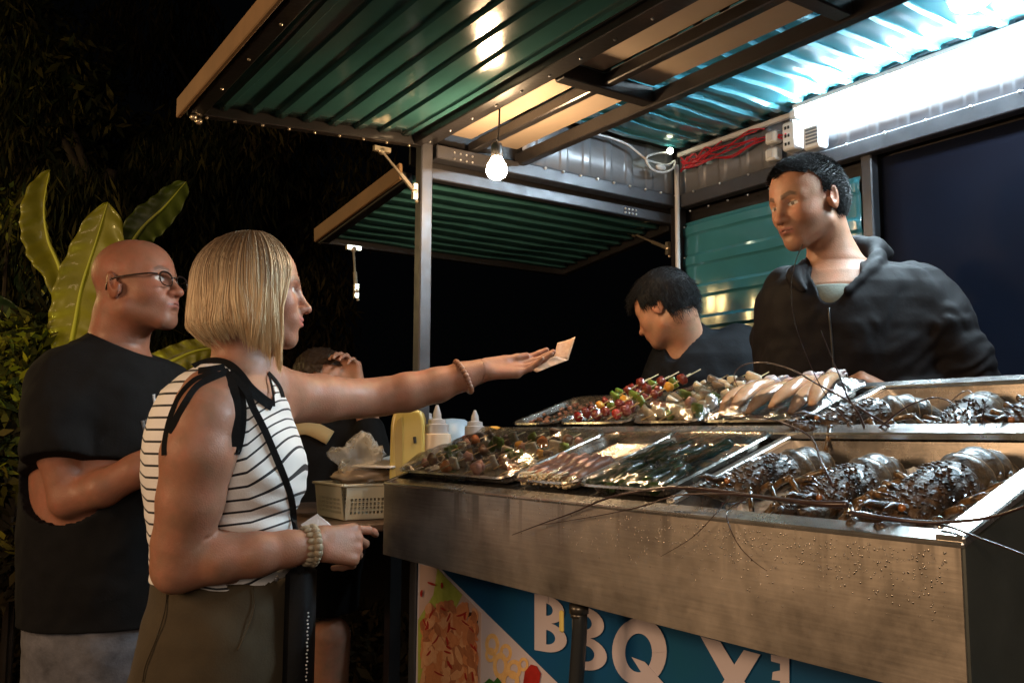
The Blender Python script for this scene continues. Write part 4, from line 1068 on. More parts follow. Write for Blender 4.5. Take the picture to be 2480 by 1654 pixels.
def inpoly(x, y, poly):
    r = np.zeros(len(x), bool); n = len(poly)
    for i in range(n):
        x1, y1 = poly[i]; x2, y2 = poly[(i+1) % n]
        c = ((y1 > y) != (y2 > y)) & (x < (x2-x1)*(y-y1)/((y2-y1) or 1e-9)+x1); r ^= c
    return r
def keep_top(V):
    x, y, d = px_of(V); return ~inpoly(x, y, NECK)
topV, topF = g.mesh((.15,1.3,1.05), (.95,2.1,1.56), .0032)
topV, topF = trim_mesh(topV, topF, keep_top)
topo = meshobj('striped_top', topV, topF, None, wm, True, None, {'st': stripe_attr(topV)})
m = mat('striped_jersey', (.78,.76,.74), .75, 0, var=.06, vscale=14, bump=.0006, bscale=300, sheen=.1)
nt = m.node_tree; N = nt.nodes; L = nt.links; at = N.new('ShaderNodeAttribute'); at.attribute_name = 'st'
fr = N.new('ShaderNodeMath'); fr.operation = 'FRACT'; L.new(at.outputs['Fac'], fr.inputs[0])
lt_ = N.new('ShaderNodeMath'); lt_.operation = 'LESS_THAN'; lt_.inputs[1].default_value = .19; L.new(fr.outputs[0], lt_.inputs[0])
mx = N.new('ShaderNodeMix'); mx.data_type = 'RGBA'; L.new(lt_.outputs[0], mx.inputs['Factor'])
b = N['Principled BSDF']; old = b.inputs['Base Color'].links[0].from_socket; L.new(old, mx.inputs['A']); mx.inputs['B'].default_value = (.010,.010,.014,1); L.new(mx.outputs['Result'], b.inputs['Base Color'])
topo.data.materials.append(m)
md = topo.modifiers.new('t', 'SOLIDIFY'); md.thickness = .0016; md.offset = 1
# black trims at neckline and armholes, following the garment
both = Sdf(); both.p = S_w.p+g.p
def trim(pts, w, name='trim', dstart=1.45, base=both):
    P = smoothpath([snap(base, x, y, dstart, .0035) for x, y in pts], 4); mb = MB(); ribbon(mb, P, w, W(560, 1000, D1+.1), .0007); return mb.build(name, M_cloth_blk, wm, smooth=False)
trim([(470,889),(500,878),(528,876),(556,886),(580,908),(603,938),(630,962),(660,984)], .019)
trim([(664,984),(661,950),(652,908)], .004)
trim([(650,902),(668,922),(680,942),(686,962)], .008)
trim([(530,905),(500,908),(470,920),(440,950),(420,988),(406,1030),(398,1070),(397,1102)], .009)
trim([(556,900),(520,912),(478,934),(450,972),(428,1010),(408,1048)], .012)
trim([(556,900),(580,930),(590,985),(588,1040),(578,1090),(572,1096)], .010)
trim([(540,896),(562,930),(572,970),(573,1020),(568,1082)], .016)
trim([(545,890),(510,896),(480,900)], .016)
# crossbody strap and bag
strap = MB(); sp_ = [(560,905),(595,945),(612,985),(640,1040),(668,1105),(690,1160),(706,1210),(712,1260),(720,1330),(728,1380)]
P = smoothpath([snap(both, x, y, 1.45, .005) for x, y in sp_[:8]]+[W(722,1330,1.68), W(730,1390,1.68)], 5)
ribbon(strap, P, .0125, W(560, 1000, D1+.1), .0016)
bag = empty('handbag', W(735, 1500, 1.70), 'small black shoulder bag with studded edge hanging at the blonde woman\'s hip', 'handbag')
mleather = mat('black_leather', (.004,.004,.0045), .7, 0, bump=.0008, bscale=120, spec=.2)
strap.build('strap', mleather, bag, smooth=False)
mb = MB(); c = W(733, 1500, 1.70); Mx = Matrix((CR, Fh, Vector((0,0,1)))).transposed().to_4x4(); Mx.translation = c
mb.box((-.030,-.035,-.150), (.018,.045,.100), M=Mx, bev=.012); bo = mb.build('bag_body', mleather, bag, smooth=True); smooth_angle(bo, 50)
mb = MB()
for i in range(26): mb.ball(Mx @ Vector((.0185+.001*math.sin(i*2.1), -.037, .02-.0068*i)), .0019, 8, 5)
mb.build('studs', M_screw, bag, smooth=True)
# trousers
t = Sdf(); trs = [r for r in TR1 if r[0] >= 1400]
t.loft(rows_px([(1392,386,700,.118),(1400,384,702,.122),(1460,376,708,.137),(1520,364,711,.148),(1590,350,714,.154),(1660,338,716,.156),(1760,332,716,.150)], D1, .006), UH, VH, 0)
hl, hr = W(440, 1760, D1-.03), W(610, 1760, D1+.03)
legs(t, hl, hr, Vector((hl.x, hl.y, .06)), Vector((hr.x, hr.y, .06)), .115, .085, .05)
def fold2(P, d): return d+.0035*vnoise(P, 16, 4.0)+.0022*np.sin(P[:, 2]*70+P[:, 0]*60)*sstep(.92, .99, P[:, 2])*.5
t.post.append(fold2)
m_tr = mat('olive_brown_cotton', (.050,.035,.016), .85, 0, var=.18, vscale=18, bump=.0006, bscale=260, sheen=.05)
sdf_obj('trousers', t, (.10, 1.3, .02), (.95, 2.15, 1.10), .007, m_tr, wm)
tt = Sdf(); tt.p = t.p
mb = MB(); P = [snap(tt, x, y, 1.4, .004) for x, y in ((404,1428),(398,1480),(380,1540),(352,1610),(345,1650))]; mb.tube(smoothpath(P), .0016, 6); mb.build('seam', mat('olive_thread', (.05,.035,.016), .8), wm, smooth=True); mb = MB()
P = [snap(tt, x, y, 1.4, .004) for x, y in ((612,1420),(616,1460),(608,1500),(590,1545),(575,1575))]; mb.tube(smoothpath(P), .0014, 6); mb.build('seam', mat('olive_thread', (.05,.035,.016), .8), wm, smooth=True)
mb = MB(); p = snap(tt, 668, 1400, 1.4, .004); mb.ball(p, .0062, 12, 8); mb.build('button', mat('grey_button', (.25,.24,.24), .35, .4), wm, smooth=True)
shoe(wm, (hl.x, hl.y, 0), 100, M_shoe); shoe(wm, (hr.x, hr.y, 0), 100, M_shoe)
# bracelets
def bracelet(c, ax, r, br, n, col, name, parent, flat=1.0, lab=None, thickv=.0):
    ax = Vector(ax).normalized(); a = ax.cross(Vector((0,0,1))).normalized(); b = ax.cross(a); mb = MB(); rnd = random.Random(2)
    for i in range(n):
        th = 2*math.pi*i/n; p = Vector(c)+a*math.cos(th)*r+b*math.sin(th)*r
        if flat == 1.0: mb.ball(p, br*rnd.uniform(.92, 1.08), 10, 7)
        else:
            M_ = Matrix((ax, (a*-math.sin(th)+b*math.cos(th)), (a*math.cos(th)+b*math.sin(th)))).transposed(); mb.ball(p, (br*flat, br*.62, br*.55), 10, 7, M=M_)
    o = mb.build(name, col, parent, smooth=True)
    if lab: o['label'] = lab
    return o
bracelet(W(1122,912,2.08), W(1160,898,2.09)-W(1080,926,2.07)+CU*.012, .0385, .0070, 24, mat('brown_wood_bead', (.30,.13,.07), .3, 0, var=.3, vscale=60, coat=.4), 'bracelet', wm, lab='thin bracelet of round brown wooden beads on the outstretched wrist')
bracelet(W(745,1321,1.69), W(790,1318,1.71)-W(700,1326,1.67), .0335, .0105, 17, mat('carved_bone_bead', (.30,.24,.16), .45, 0, var=.5, vscale=90, bump=.001, bscale=200), 'bracelet', wm, 1.25, lab='chunky bracelet of pale carved beads on the lower wrist')
bracelet(W(757,1320,1.69), W(800,1318,1.71)-W(710,1326,1.67), .0325, .0085, 19, MATS['carved_bone_bead'], 'bracelet', wm, 1.0, lab='second pale beaded bracelet next to the chunky one')
mb = MB(); p = hp_(-.004,-.086,-.035); mb.ball(p, .004, 8, 6); mb.build('earring', M_screw, wm, smooth=True)

# blonde bob: opaque under-layer and strands
def bob_env(al, z, k=1.0):
    """local hair surface at azimuth al (0 front, pi back), height z"""
    zc, zr = .022, .104
    g_ = np.where(z > zc, np.sqrt(np.clip(1-((z-zc)/zr)**2, 0, 1)), 1+.045*np.sin(np.clip((zc-z)/.09, 0, 1.5)*1.7)-.9*np.clip((-.062-z)/.09, 0, 1)**1.3*np.clip((np.cos(al)*-1+.55), 0, 1))
    rx = np.where(np.cos(al) > 0, .093, .114); ry = .094
    return np.stack([.002+rx*k*g_*np.cos(al), ry*k*g_*np.sin(al), z*1.0], -1)
def bob_end(al):  # hem height per azimuth, longer to the front
    a = np.abs(al); return -.074-.060*np.clip((1.9-a)/1.1, 0, 1)
rng = np.random.default_rng(5); K = 18
n = 9000; al = rng.uniform(.60, math.pi, n)*rng.choice([-1, 1], n, p=[.62, .38]); k = rng.uniform(.93, 1.03, n)**1.0
clump = np.round(al*19+rng.normal(0,.25,n))/19; al_c = al*.74+clump*.26+rng.normal(0,.02,n)
ze = bob_end(al)+rng.normal(0, .010, n)+.010*np.sin(clump*53.0); k += .003*np.sin(clump*37.0)+rng.normal(0, .004, n)
tt_ = np.linspace(0, 1, K)
phi0 = rng.uniform(.02, .5, n); flick = .5*np.sin(clump*31.0)+rng.normal(0, .8, n); ph_s = np.sin(al*11)*2.5+rng.normal(0, .5, n)
Lp = np.zeros((n, K, 3)); kz = .022+.104
for j, tv in enumerate(tt_):
    if tv < .42:
        ph = phi0+(math.pi/2-phi0)*(tv/.42); z = .022+.104*np.cos(ph)
    else:
        f = (tv-.42)/.58; z = .022+(ze-.022)*f
    a_ = al*(1-tv**1.5)+al_c*tv**1.5+.05*np.sin(tv*5+al*9)*tv
    # swing the front locks back below the cheek
    a_ = np.sign(a_)*(np.abs(a_)+ .42*np.clip((.055-z)/.09, 0, 1)*np.clip((1.05-np.abs(a_))/.5, 0, 1))
    kk = k*(1+.0*tv); q = bob_env(a_, z); c0 = np.array([.002, 0, 0])
    wv = 1+.014*np.sin(z*38+ph_s+al*2)*np.clip((.05-z)/.08, 0, 1)+.018*flick*np.clip((-.045-z)/.06, 0, 1.3)
    kk = kk*wv
    q2 = c0+(q-c0)*np.stack([kk, kk, np.ones(n)], -1); q2[:, 2] = np.where(z > .022, .022+(z-.022)*kk, z)
    Lp[:, j] = q2
Mh = np.array(HM1); Wp = Lp@Mh[:3,:3].T+Mh[:3,3]
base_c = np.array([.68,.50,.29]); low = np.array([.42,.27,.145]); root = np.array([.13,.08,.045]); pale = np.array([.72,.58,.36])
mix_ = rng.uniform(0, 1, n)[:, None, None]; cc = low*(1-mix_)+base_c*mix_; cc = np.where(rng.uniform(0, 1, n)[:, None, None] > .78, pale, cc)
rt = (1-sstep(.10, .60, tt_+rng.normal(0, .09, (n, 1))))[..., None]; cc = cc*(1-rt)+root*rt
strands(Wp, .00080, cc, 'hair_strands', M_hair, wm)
# under-layer
NA, NZ = 90, 40; Vh = []; 
for sgn in (1,):
    for i in range(NA+1):
        a0 = -math.pi+.0+(2*math.pi)*i/NA
        for j in range(NZ+1):
            f = j/NZ; zt_ = .022+.104*.955; z = zt_+(float(bob_end(np.array(a0)))+.010-zt_)*f
            aa = a0; 
            q = bob_env(np.array([aa]), np.array([min(z, .1255)]))[0]; q[0] = .002+(q[0]-.002)*.96; q[1] *= .96; Vh.append(q)
Vh = np.array(Vh); Fh_ = np.array([(i*(NZ+1)+j, i*(NZ+1)+j+1, (i+1)*(NZ+1)+j+1, (i+1)*(NZ+1)+j) for i in range(NA) for j in range(NZ)])
def keep_h(V): 
    a0 = np.abs(np.arctan2(V[:, 1]/.094, (V[:, 0]-.002)/.10)); lim = .62+.46*np.clip((.055-V[:, 2])/.09, 0, 1); return (a0 > lim) | (V[:, 2] > .088)
Vh, Fh_ = trim_mesh(Vh, Fh_, keep_h); hw = Vh@Mh[:3,:3].T+Mh[:3,3]
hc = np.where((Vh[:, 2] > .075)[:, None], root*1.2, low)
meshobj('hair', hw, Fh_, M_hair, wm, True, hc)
# flyaways on the crown
n = 120; a_ = rng.uniform(-math.pi, math.pi, n); P0 = np.stack([-.01+.05*np.cos(a_), .04*np.sin(a_), np.full(n, .112)], -1); 
dirs = np.stack([np.cos(a_)*.6+rng.normal(0, .3, n), np.sin(a_)*.6, rng.uniform(.1, .45, n)], -1); tl = np.linspace(0, 1, 8)[None, :, None]
Lf = P0[:, None]+dirs[:, None]*tl*.026+np.array([0, 0, -.035])*tl**2; strands(Lf@Mh[:3,:3].T+Mh[:3,3], .00025, np.tile(low, (n, 8, 1)), 'flyaway_hair', M_hair, wm)

# money and tissues she holds
M_note = mat('orange_brown_banknote', (.46,.22,.11), .6, 0, var=.5, vscale=75, base2=(.66,.42,.26), bump=.0003, bscale=80)
def sheet(name, quad, m, label, cat, nseg=8, bow=.004, th=.0004):
    q = [Vector(p) for p in quad]; nn = (q[1]-q[0]).cross(q[3]-q[0]).normalized(); V = []; F = []
    for i in range(nseg+1):
        for j in range(nseg+1):
            a, b = i/nseg, j/nseg; V.append((q[0]*(1-a)+q[1]*a)*(1-b)+(q[3]*(1-a)+q[2]*a)*b+nn*bow*math.sin(math.pi*a)*math.cos(2.2*b))
    F = [(i*(nseg+1)+j, (i+1)*(nseg+1)+j, (i+1)*(nseg+1)+j+1, i*(nseg+1)+j+1) for i in range(nseg) for j in range(nseg)]
    return V, F
V1, F1 = sheet('n', [W(1350,830,2.165), W(1394,815,2.175), W(1376,872,2.150), W(1340,868,2.145)], None, '', '')
V2, F2 = sheet('n', [W(1276,890,2.105), W(1344,862,2.135), W(1376,872,2.150), W(1300,902,2.10)], None, '', '', bow=.002)
n0 = len(V1); o = meshobj('banknote', V1+V2, F1+[tuple(i+n0 for i in f) for f in F2], M_note); md = o.modifiers.new('t', 'SOLIDIFY'); md.thickness = .0005
tag(o, 'folded orange banknote pinched in the blonde woman\'s outstretched fingers', 'banknote')
M_tis = mat('white_tissue_paper', (.74,.72,.72), .8, 0, var=.1, vscale=40, bump=.0008, bscale=90)
mb = MB()
for k_ in range(4):
    q = [W(728+k_*9, 1270-k_*3, 1.715+k_*.003), W(768+k_*8, 1244+k_*6, 1.725+k_*.003), W(800+k_*6, 1275+k_*5, 1.735), W(765+k_*8, 1300, 1.72)]
    mb.prism(q, CF*.0012)
o = mb.build('paper_tissues', M_tis); tag(o, 'folded white paper tissues tucked in the blonde woman\'s lower hand', 'tissues')

# ================= bald man
D2 = 2.08
mn = person_root(260, D2, 'bald man in rimmed glasses and a black T-shirt standing behind the blonde woman')
SK2 = (.27,.115,.070)
HM2 = head_frame(W(331, 699, D2), 134, -7, 0)
s = Sdf(); s.base = SK2
head(s, HM2, .96, 1.05, 1.25, 1.1, 1.1, skin=SK2, lip=(.26,.09,.07), brow=(.09,.05,.035), stub=(.17,.085,.06), nosew=1.15)
hp2 = lambda x, y, z: Matrix(HM2) @ Vector((x, y, z))
s.rc(hp2(-.035,0,-.05), W(275, 880, D2+.02), .064, .072, .03); s.el(tuple(hp2(-.075,0,-.045)), (.03,.05,.03), .02)
TM = [(835,205,330,.05),(860,155,355,.09),(890,128,372,.12),(940,108,388,.14),(1020,102,396,.15),(1120,100,410,.16),(1250,98,420,.165),(1400,98,420,.165),(1540,96,416,.16),(1660,100,412,.15)]
s.loft(rows_px(TM, D2), UH, VH, .03)
s.chain([W(170,935,2.00), W(150,1000,1.95), W(145,1100,1.93), W(163,1205,1.92)], [.066,.058,.0450,.0370], .03)
s.chain([W(168,1212,1.92), W(250,1182,1.91), W(330,1140,1.92), W(420,1085,1.96), W(480,1050,2.0)], [.0370,.0390,.0360,.031,.028], .02)
hand(s, W(480,1050,2.0), CR*.9+CU*.35, CU*.8-CF*.4, [(5,30,35,20),(1,35,40,20),(-3,40,40,20),(-7,45,40,20)], (30,30,20), 1.0, -1)
s.chain([W(385,935,2.18), W(420,1050,2.22), W(440,1180,2.2)], [.06,.06,.05], .03)
s.chain([W(440,1180,2.2), W(480,1120,2.1), W(500,1080,2.05)], [.045,.04,.03], .02)
c = hp2(0,0,0)
hV, hF = s.mesh((c.x-.17, c.y-.17, 1.50), (c.x+.17, c.y+.17, 1.87), .0023); hV, hF = trim_mesh(hV, hF, lambda V: V[:, 2] > 1.512)
bV, bF = s.mesh((-.15, 1.5, .75), (1.0, 2.6, 1.54), .0045); bV, bF = trim_mesh(bV, bF, lambda V: V[:, 2] < 1.525)
V, F = merge([(hV, hF), (bV, bF)]); _, cols = s.eval(V, True); meshobj('body', V, F, M_skin, mn, True, cols)
g = Sdf(); g.loft(rows_px([r for r in TM if r[0] < 1600], D2, .019), UH, VH, 0); g.rc(W(275,868,D2+.01), W(265,900,D2), .082, .10, .03)
g.chain([W(172,930,2.00), W(150,1000,1.95), W(146,1075,1.93), W(150,1108,1.925)], [.080,.082,.074,.072], .03)
g.chain([W(385,935,2.18), W(420,1070,2.22)], [.08,.075], .03)
nk = Sdf(); 
def cutm(P, d):
    d = d+.007*vnoise(P, 11, 2.0)+.0035*vnoise(P, 30, 5.0)
    # hem of the sleeve and neck opening
    a = A(W(172,930,2.00)); e = A(W(152,1122,1.925)); ax = (e-a)/np.linalg.norm(e-a); t_ = (P-a)@ax; L_ = np.linalg.norm(e-a)
    near = np.linalg.norm(P-e, axis=1) < .13
    x, y, dd = px_of(P)
    d = np.where(near & (dd < 2.02), np.maximum(d, (t_-L_)), d)
    cN = A(W(285, 830, D2+.01)); nn = np.array([-.12*CR.x*-1, 0, 1.0]); sl = (P[:, 2]-cN[2])+.42*((P[:, 0]-cN[0])*UH[0]+(P[:, 1]-cN[1])*UH[1])
    d = np.maximum(d, sl); return d
g.post.append(cutm)
sdf_obj('t_shirt', g, (-.15, 1.5, .92), (1.0, 2.62, 1.66), .005, M_cloth_blk, mn)
t = Sdf(); t.loft(rows_px([(1480,98,416,.155),(1540,96,416,.16),(1660,98,412,.15),(1760,94,416,.14)], D2, .013), UH, VH, 0)
hl, hr = W(160, 1740, D2-.03), W(350, 1740, D2+.03); legs(t, hl, hr, Vector((hl.x, hl.y, .06)), Vector((hr.x, hr.y, .06)), .11, .08, .05)
t.post.append(lambda P, d: d+.004*vnoise(P, 14, 7.0)+.002*vnoise(P, 50, 1.0))
M_jean = mat('grey_denim', (.11,.11,.125), .85, 0, var=.45, vscale=22, bump=.001, bscale=200, base2=None)
sdf_obj('jeans', t, (-.2, 1.5, .02), (1.0, 2.6, 1.07), .008, M_jean, mn)
shoe(mn, (hl.x, hl.y, 0), 110, M_shoe); shoe(mn, (hr.x, hr.y, 0), 110, M_shoe)
gg = Sdf(); gg.p = g.p
mb = MB()
for pts, w in (([(372,955),(374,972),(380,990),(386,1003)], .006),): 
    P = [snap(g, x, y, 1.7, .002) for x, y in pts]; ribbon(mb, smoothpath(P), w, W(280,1000,D2+.1), .001)
mb.build('shirt_print', mat('white_shirt_print', (.5,.5,.5), .7), mn, smooth=True)
mb = MB()
for pts in ([(345,1018),(352,1048),(358,1070)], [(358,1016),(362,1040),(368,1064)], [(352,1020),(366,1018)]):
    P = [snap(g, x, y, 1.7, .002) for x, y in pts]; ribbon(mb, smoothpath(P), .008, W(280,1000,D2+.1), .001)
mb.build('shirt_lettering', mat('grey_shirt_print', (.12,.12,.12), .7), mn, smooth=True)
# glasses
gl = MB(); Mg = Matrix(HM2); fr_ = MB(); ln = MB()
def gp(x, y, z): return Mg @ Vector((x*.965, y*.99, z*.96))
for sg in (1, -1):
    pts = []
    for i in range(25):
        a = 2*math.pi*i/24; yy = sg*.034+.0245*abs(math.cos(a))**.75*(1 if math.cos(a) > 0 else -1); zz = .003+.0165*abs(math.sin(a))**.8*(1 if math.sin(a) > 0 else -1)
        pts.append(gp(.101-.10*abs(yy)**1.5*1.6, yy, zz))
    fr_.tube(pts, .0012, 8, cap=False); fr_.tube(pts[1:12], .0021, 8)
    c_ = gp(.099-.10*.034**1.5*1.6, sg*.034, .003); nv = len(ln.v); ln.add([c_]+pts[:-1], [(0, 1+i, 1+(i+1) % 24) for i in range(24)])
    tp = smoothpath([gp(.094, sg*.060, .012), gp(.080, sg*.073, .013), gp(.040, sg*.0785, .014), gp(-.005, sg*.081, .013), gp(-.022, sg*.080, .004), gp(-.030, sg*.076, -.012)]); fr_.tube(tp, .0019, 8)
fr_.tube(smoothpath([gp(.1005,.0095,.008), gp(.104,.0,.011), gp(.1005,-.0095,.008)]), .0016, 8)
gobj = fr_.build('glasses', mat('dark_glasses_frame', (.03,.02,.018), .25, .4), mn, smooth=True)
mg = bpy.data.materials.new('glasses_lens'); mg.use_nodes = True; nt = mg.node_tree
for n_ in list(nt.nodes): nt.nodes.remove(n_)
o_ = nt.nodes.new('ShaderNodeOutputMaterial'); t1 = nt.nodes.new('ShaderNodeBsdfTransparent'); t2 = nt.nodes.new('ShaderNodeBsdfGlossy'); t2.inputs['Roughness'].default_value = .03; mxx = nt.nodes.new('ShaderNodeMixShader'); mxx.inputs[0].default_value = .09
t1.inputs[0].default_value = (.92,.92,.94,1)
nt.links.new(t1.outputs[0], mxx.inputs[1]); nt.links.new(t2.outputs[0], mxx.inputs[2]); nt.links.new(mxx.outputs[0], o_.inputs[0])
ln.build('lens', mg, gobj, smooth=True)

# ================= vendor facing the customers
D3 = 2.0
vn = person_root(2060, D3+.03, 'stall vendor with short black hair and a dark zipped jacket leaning over the lobsters', .33)
SK3 = (.38,.19,.115)
HM3 = head_frame(W(1958, 495, D3), -80, 15, 1)
s = Sdf(); s.base = SK3
head(s, HM3, .875, 1.04, 1.15, 1.0, 1.1, skin=SK3, lip=(.28,.10,.08), brow=(.02,.014,.012), stub=(.20,.10,.06), nosew=1.2, eyelid=.0030)
hp3 = lambda x, y, z: Matrix(HM3) @ Vector((x, y, z))
s.rc(hp3(-.034,0,-.045), W(2022, 645, D3+.03), .046, .053, .03); s.rc(W(2022,645,D3+.03), W(2012,730,D3+.02), .056, .078, .03)
c = hp3(0,0,0)
TV = [(640,1965,2110,.05),(668,1935,2190,.085),(700,1905,2235,.11),(740,1880,2262,.125),(800,1870,2278,.135),(870,1872,2280,.135),(940,1876,2280,.13),(1060,1890,2300,.125),(1200,1900,2290,.12)]
s.loft(rows_px(TV, D3+.03), UH, VH, .03)
s.chain([W(2215,710,D3-.02), W(2278,790,D3-.05), W(2322,870,D3-.07), W(2330,930,D3-.07)], [.055,.052,.046,.042], .03)
s.chain([W(2340,950,D3-.06), W(2250,960,D3-.08), W(2180,958,D3-.10), W(2160,955,D3-.10)], [.042,.036,.03,.026], .02)
hand(s, W(2160,952,D3-.10), -CR*.95+CU*.55, CU*.9-CF*.3, [(5,20,30,20),(1,35,40,20),(-3,40,40,20),(-7,45,40,20)], (35,15,20), .95, 1)
s.chain([W(1905,720,D3+.08), W(1880,830,D3+.10), W(1890,920,D3+.06)], [.055,.052,.045], .03)
hV, hF = s.mesh((c.x-.17, c.y-.17, 1.66), (c.x+.18, c.y+.17, 2.05), .0022); hV, hF = trim_mesh(hV, hF, lambda V: V[:, 2] > 1.672)
bV, bF = s.mesh((1.2, .55, 1.15), (2.2, 1.6, 1.70), .0048); bV, bF = trim_mesh(bV, bF, lambda V: V[:, 2] < 1.688)
V, F = merge([(hV, hF), (bV, bF)]); _, cols = s.eval(V, True); meshobj('body', V, F, M_skin, vn, True, cols)
S_v = s
# short hair
def hair_cap(name, M, sc, wid, parent, hairline, col, thick=.007, seed=1, spikes=2600, slen=.012, lift=.5, vox=.0026, top=.012, mt=None, amp=1.0):
    mt = mt or M_hair
    h = Sdf(); h.frame(M, sc); h.el((-.012,0,.042), (.094+thick, .074*wid+thick*.8, .080+top), 0); h.el((-.040,0,.0), (.064,.066*wid,.070), .03); h.el((.036,0,.040), (.052+thick*.6,.060*wid+thick*.5,.070+thick*.6), .03); h.frame()
    h.post.append(lambda P, d: d+amp*(.0022*vnoise(P, 120, seed)+.0016*vnoise(P, 260, seed+3)))
    cc_ = A((Matrix(M) @ Vector((0,0,0)))[:]); r = .15*sc
    V, F = h.mesh(cc_-r, cc_+r, vox)
    V, F = trim_mesh(V, F, lambda V: hairline(to_local(M, V)/sc))
    rg_ = np.random.default_rng(seed); cv = np.tile(A(col), (len(V), 1))*rg_.uniform(.7, 1.3, (len(V), 1))
    o = meshobj(name, V, F, mt, parent, True, cv)
    # tufts
    idx = rg_.choice(len(V), min(spikes, len(V)), replace=False); P0 = V[idx]; L_ = to_local(M, P0)/sc
    N_ = (L_-A((-.012,0,.03))); N_ /= np.linalg.norm(N_, axis=1, keepdims=True)
    fl = np.stack([np.full(len(L_), .55), np.zeros(len(L_)), np.full(len(L_), -.35)], -1)*np.where(L_[:, 2:3] > .06, 1, -.2)+np.array([0, 0, -.5])*np.where(L_[:, 2:3] > .06, 0, 1)
    dl = N_*lift+fl*(1-lift)+rg_.normal(0, .16, N_.shape); dl /= np.linalg.norm(dl, axis=1, keepdims=True)
    Mr = np.array(M)[:3,:3]; dw = dl@Mr.T; t_ = np.linspace(0, 1, 5)[None, :, None]; ln_ = slen*rg_.uniform(.5, 1.2, (len(P0), 1, 1))
    pp = P0[:, None]-dw[:, None]*.002+dw[:, None]*t_*ln_+np.array([0, 0, -.25])*t_**2*ln_
    strands(pp, .0007, np.tile(A(col), (len(P0), 5, 1))*rg_.uniform(.6, 1.6, (len(P0), 1, 1)), 'hair_tufts', mt, parent)
def hl_v(L):
    x, y, z = L[:, 0], L[:, 1], L[:, 2]; ay = np.abs(y)
    line = np.where(x > .045, .086-.018*sstep(.05, .02, ay)*-1*0+.0*x, 0)
    front = (x > .040) & (z < .080+.010*np.sin(ay*60))
    temple = (x > .018) & (x <= .040) & (z < .045+(x-.018)*1.6)
    side = (x > -.025) & (x <= .018) & (z < .016)
    back = (x <= -.025) & (z < -.045)
    return ~(front | temple | side | back)
hair_cap('hair', HM3, .875, 1.04, vn, hl_v, (.010,.009,.009), thick=.002, seed=2, spikes=8000, slen=.011, lift=.68, top=.006, mt=M_hairb, amp=.12)
# jacket
g = Sdf(); g.loft(rows_px([(640,1958,2116,.055),(668,1915,2215,.095),(700,1885,2250,.12),(740,1866,2275,.135),(800,1858,2290,.148),(870,1862,2295,.148),(940,1868,2295,.14),(1060,1880,2290,.135),(1150,1885,2290,.135)], D3+.03, .006), UH, VH, 0)
g.chain([W(2215,706,D3-.01), W(2278,785,D3-.05), W(2322,868,D3-.07), W(2335,935,D3-.06)], [.070,.068,.064,.060], .05)
g.chain([W(2345,950,D3-.06), W(2250,962,D3-.08), W(2190,960,D3-.10)], [.058,.048,.04], .03)
g.chain([W(1920,715,D3+.06), W(1888,820,D3+.10), W(1895,930,D3+.04)], [.075,.066,.06], .04)
# hood roll and collar
hoodp = [W(1948,700,D3-.085), W(1925,668,D3-.045), W(1958,632,D3+.03), W(2040,606,D3+.10), W(2105,600,D3+.06), W(2118,630,D3-.03), W(2085,668,D3-.085), W(2045,705,D3-.11)]
hq = smoothpath(hoodp, 6); hr_ = np.interp(np.linspace(0, 14, len(hq)), range(15), [.007,.009,.011,.013,.015,.018,.022,.024,.024,.020,.016,.013,.011,.009,.007]); g.chain(hq, list(hr_), .020)
g.el(tuple(W(2112,618,D3+.07)), (.040,.050,.026), .03)
# neck opening: V
nkc = A(W(2016, 640, D3+.0)); nkb = A(W(2004, 735, D3-.09))
def jfold(P, d):
    x, y, dd = px_of(P); xx = x/1100.; yy = y/1100.
    w = vnoise(P, 9, 3.0); w2 = vnoise(P+w[:, None]*.03, 26, 9.0)
    f = .0075*w+.0045*w2
    # radiating folds at the elbow
    e = A(W(2340,900,D3-.1)); r = np.linalg.norm(P-e, axis=1); th = np.arctan2(P[:, 2]-e[2], (P[:, 0]-e[0])*UH[0]+(P[:, 1]-e[1])*UH[1]); f = f+.0022*np.sin((P[:,2]-.6*(P[:,0]-e[0]))*110+9*w+3*w2)*np.exp(-((r-.03)/.11)**2)
    a = A(W(2270,700,D3-.05)); r = np.linalg.norm(P-a, axis=1); th = np.arctan2(P[:, 2]-a[2], (P[:, 0]-a[0])*UH[0]+(P[:, 1]-a[1])*UH[1]); f = f+.0020*np.sin((P[:,2]*.5+(P[:,0]-a[0])*.9-(P[:,1]-a[1])*.3)*95+9*w+3*w2)*np.exp(-((r-.05)/.10)**2)
    return d+f
g.post.append(jfold)
vop = Sdf(); vop.chain([W(2025,600,D3-.03), W(2022,660,D3-.06), W(2010,705,D3-.10), W(2006,735,D3-.13)], [.060,.050,.024,.006], .03)
def vcut(P, d): return np.maximum(d, -vop.eval(P))
g.post.append(vcut)
M_jack = mat('dark_nylon_jacket', (.0085,.007,.0075), .68, 0, var=.15, vscale=10, bump=.0012, bscale=45, spec=.14)
sdf_obj('jacket', g, (1.2,.5,1.18), (2.2,1.75,1.86), .0042, M_jack, vn)
S_j = g
mb = MB(); P = smoothpath([snap(g, x, y, 1.6, .002) for x, y in ((2007,722),(2008,760),(2012,800),(2016,850),(2020,905))]); ribbon(mb, P, .004, W(2060,800,D3+.1), .0015)
z = mb.build('zip', M_blackpl, vn, smooth=True)
mb = MB(); mb.ball(snap(g, 2007, 724, 1.6, .004), .0045, 10, 7); mb.build('zip_pull', M_screw, vn, smooth=True)
u = Sdf(); u.rc(W(2030,680,D3+.0), W(2010,735,D3-.035), .066, .062, .02)
u.post.append(lambda P, d: np.maximum(d, (P[:, 2]-float(W(2010, 690, D3-.06).z))))
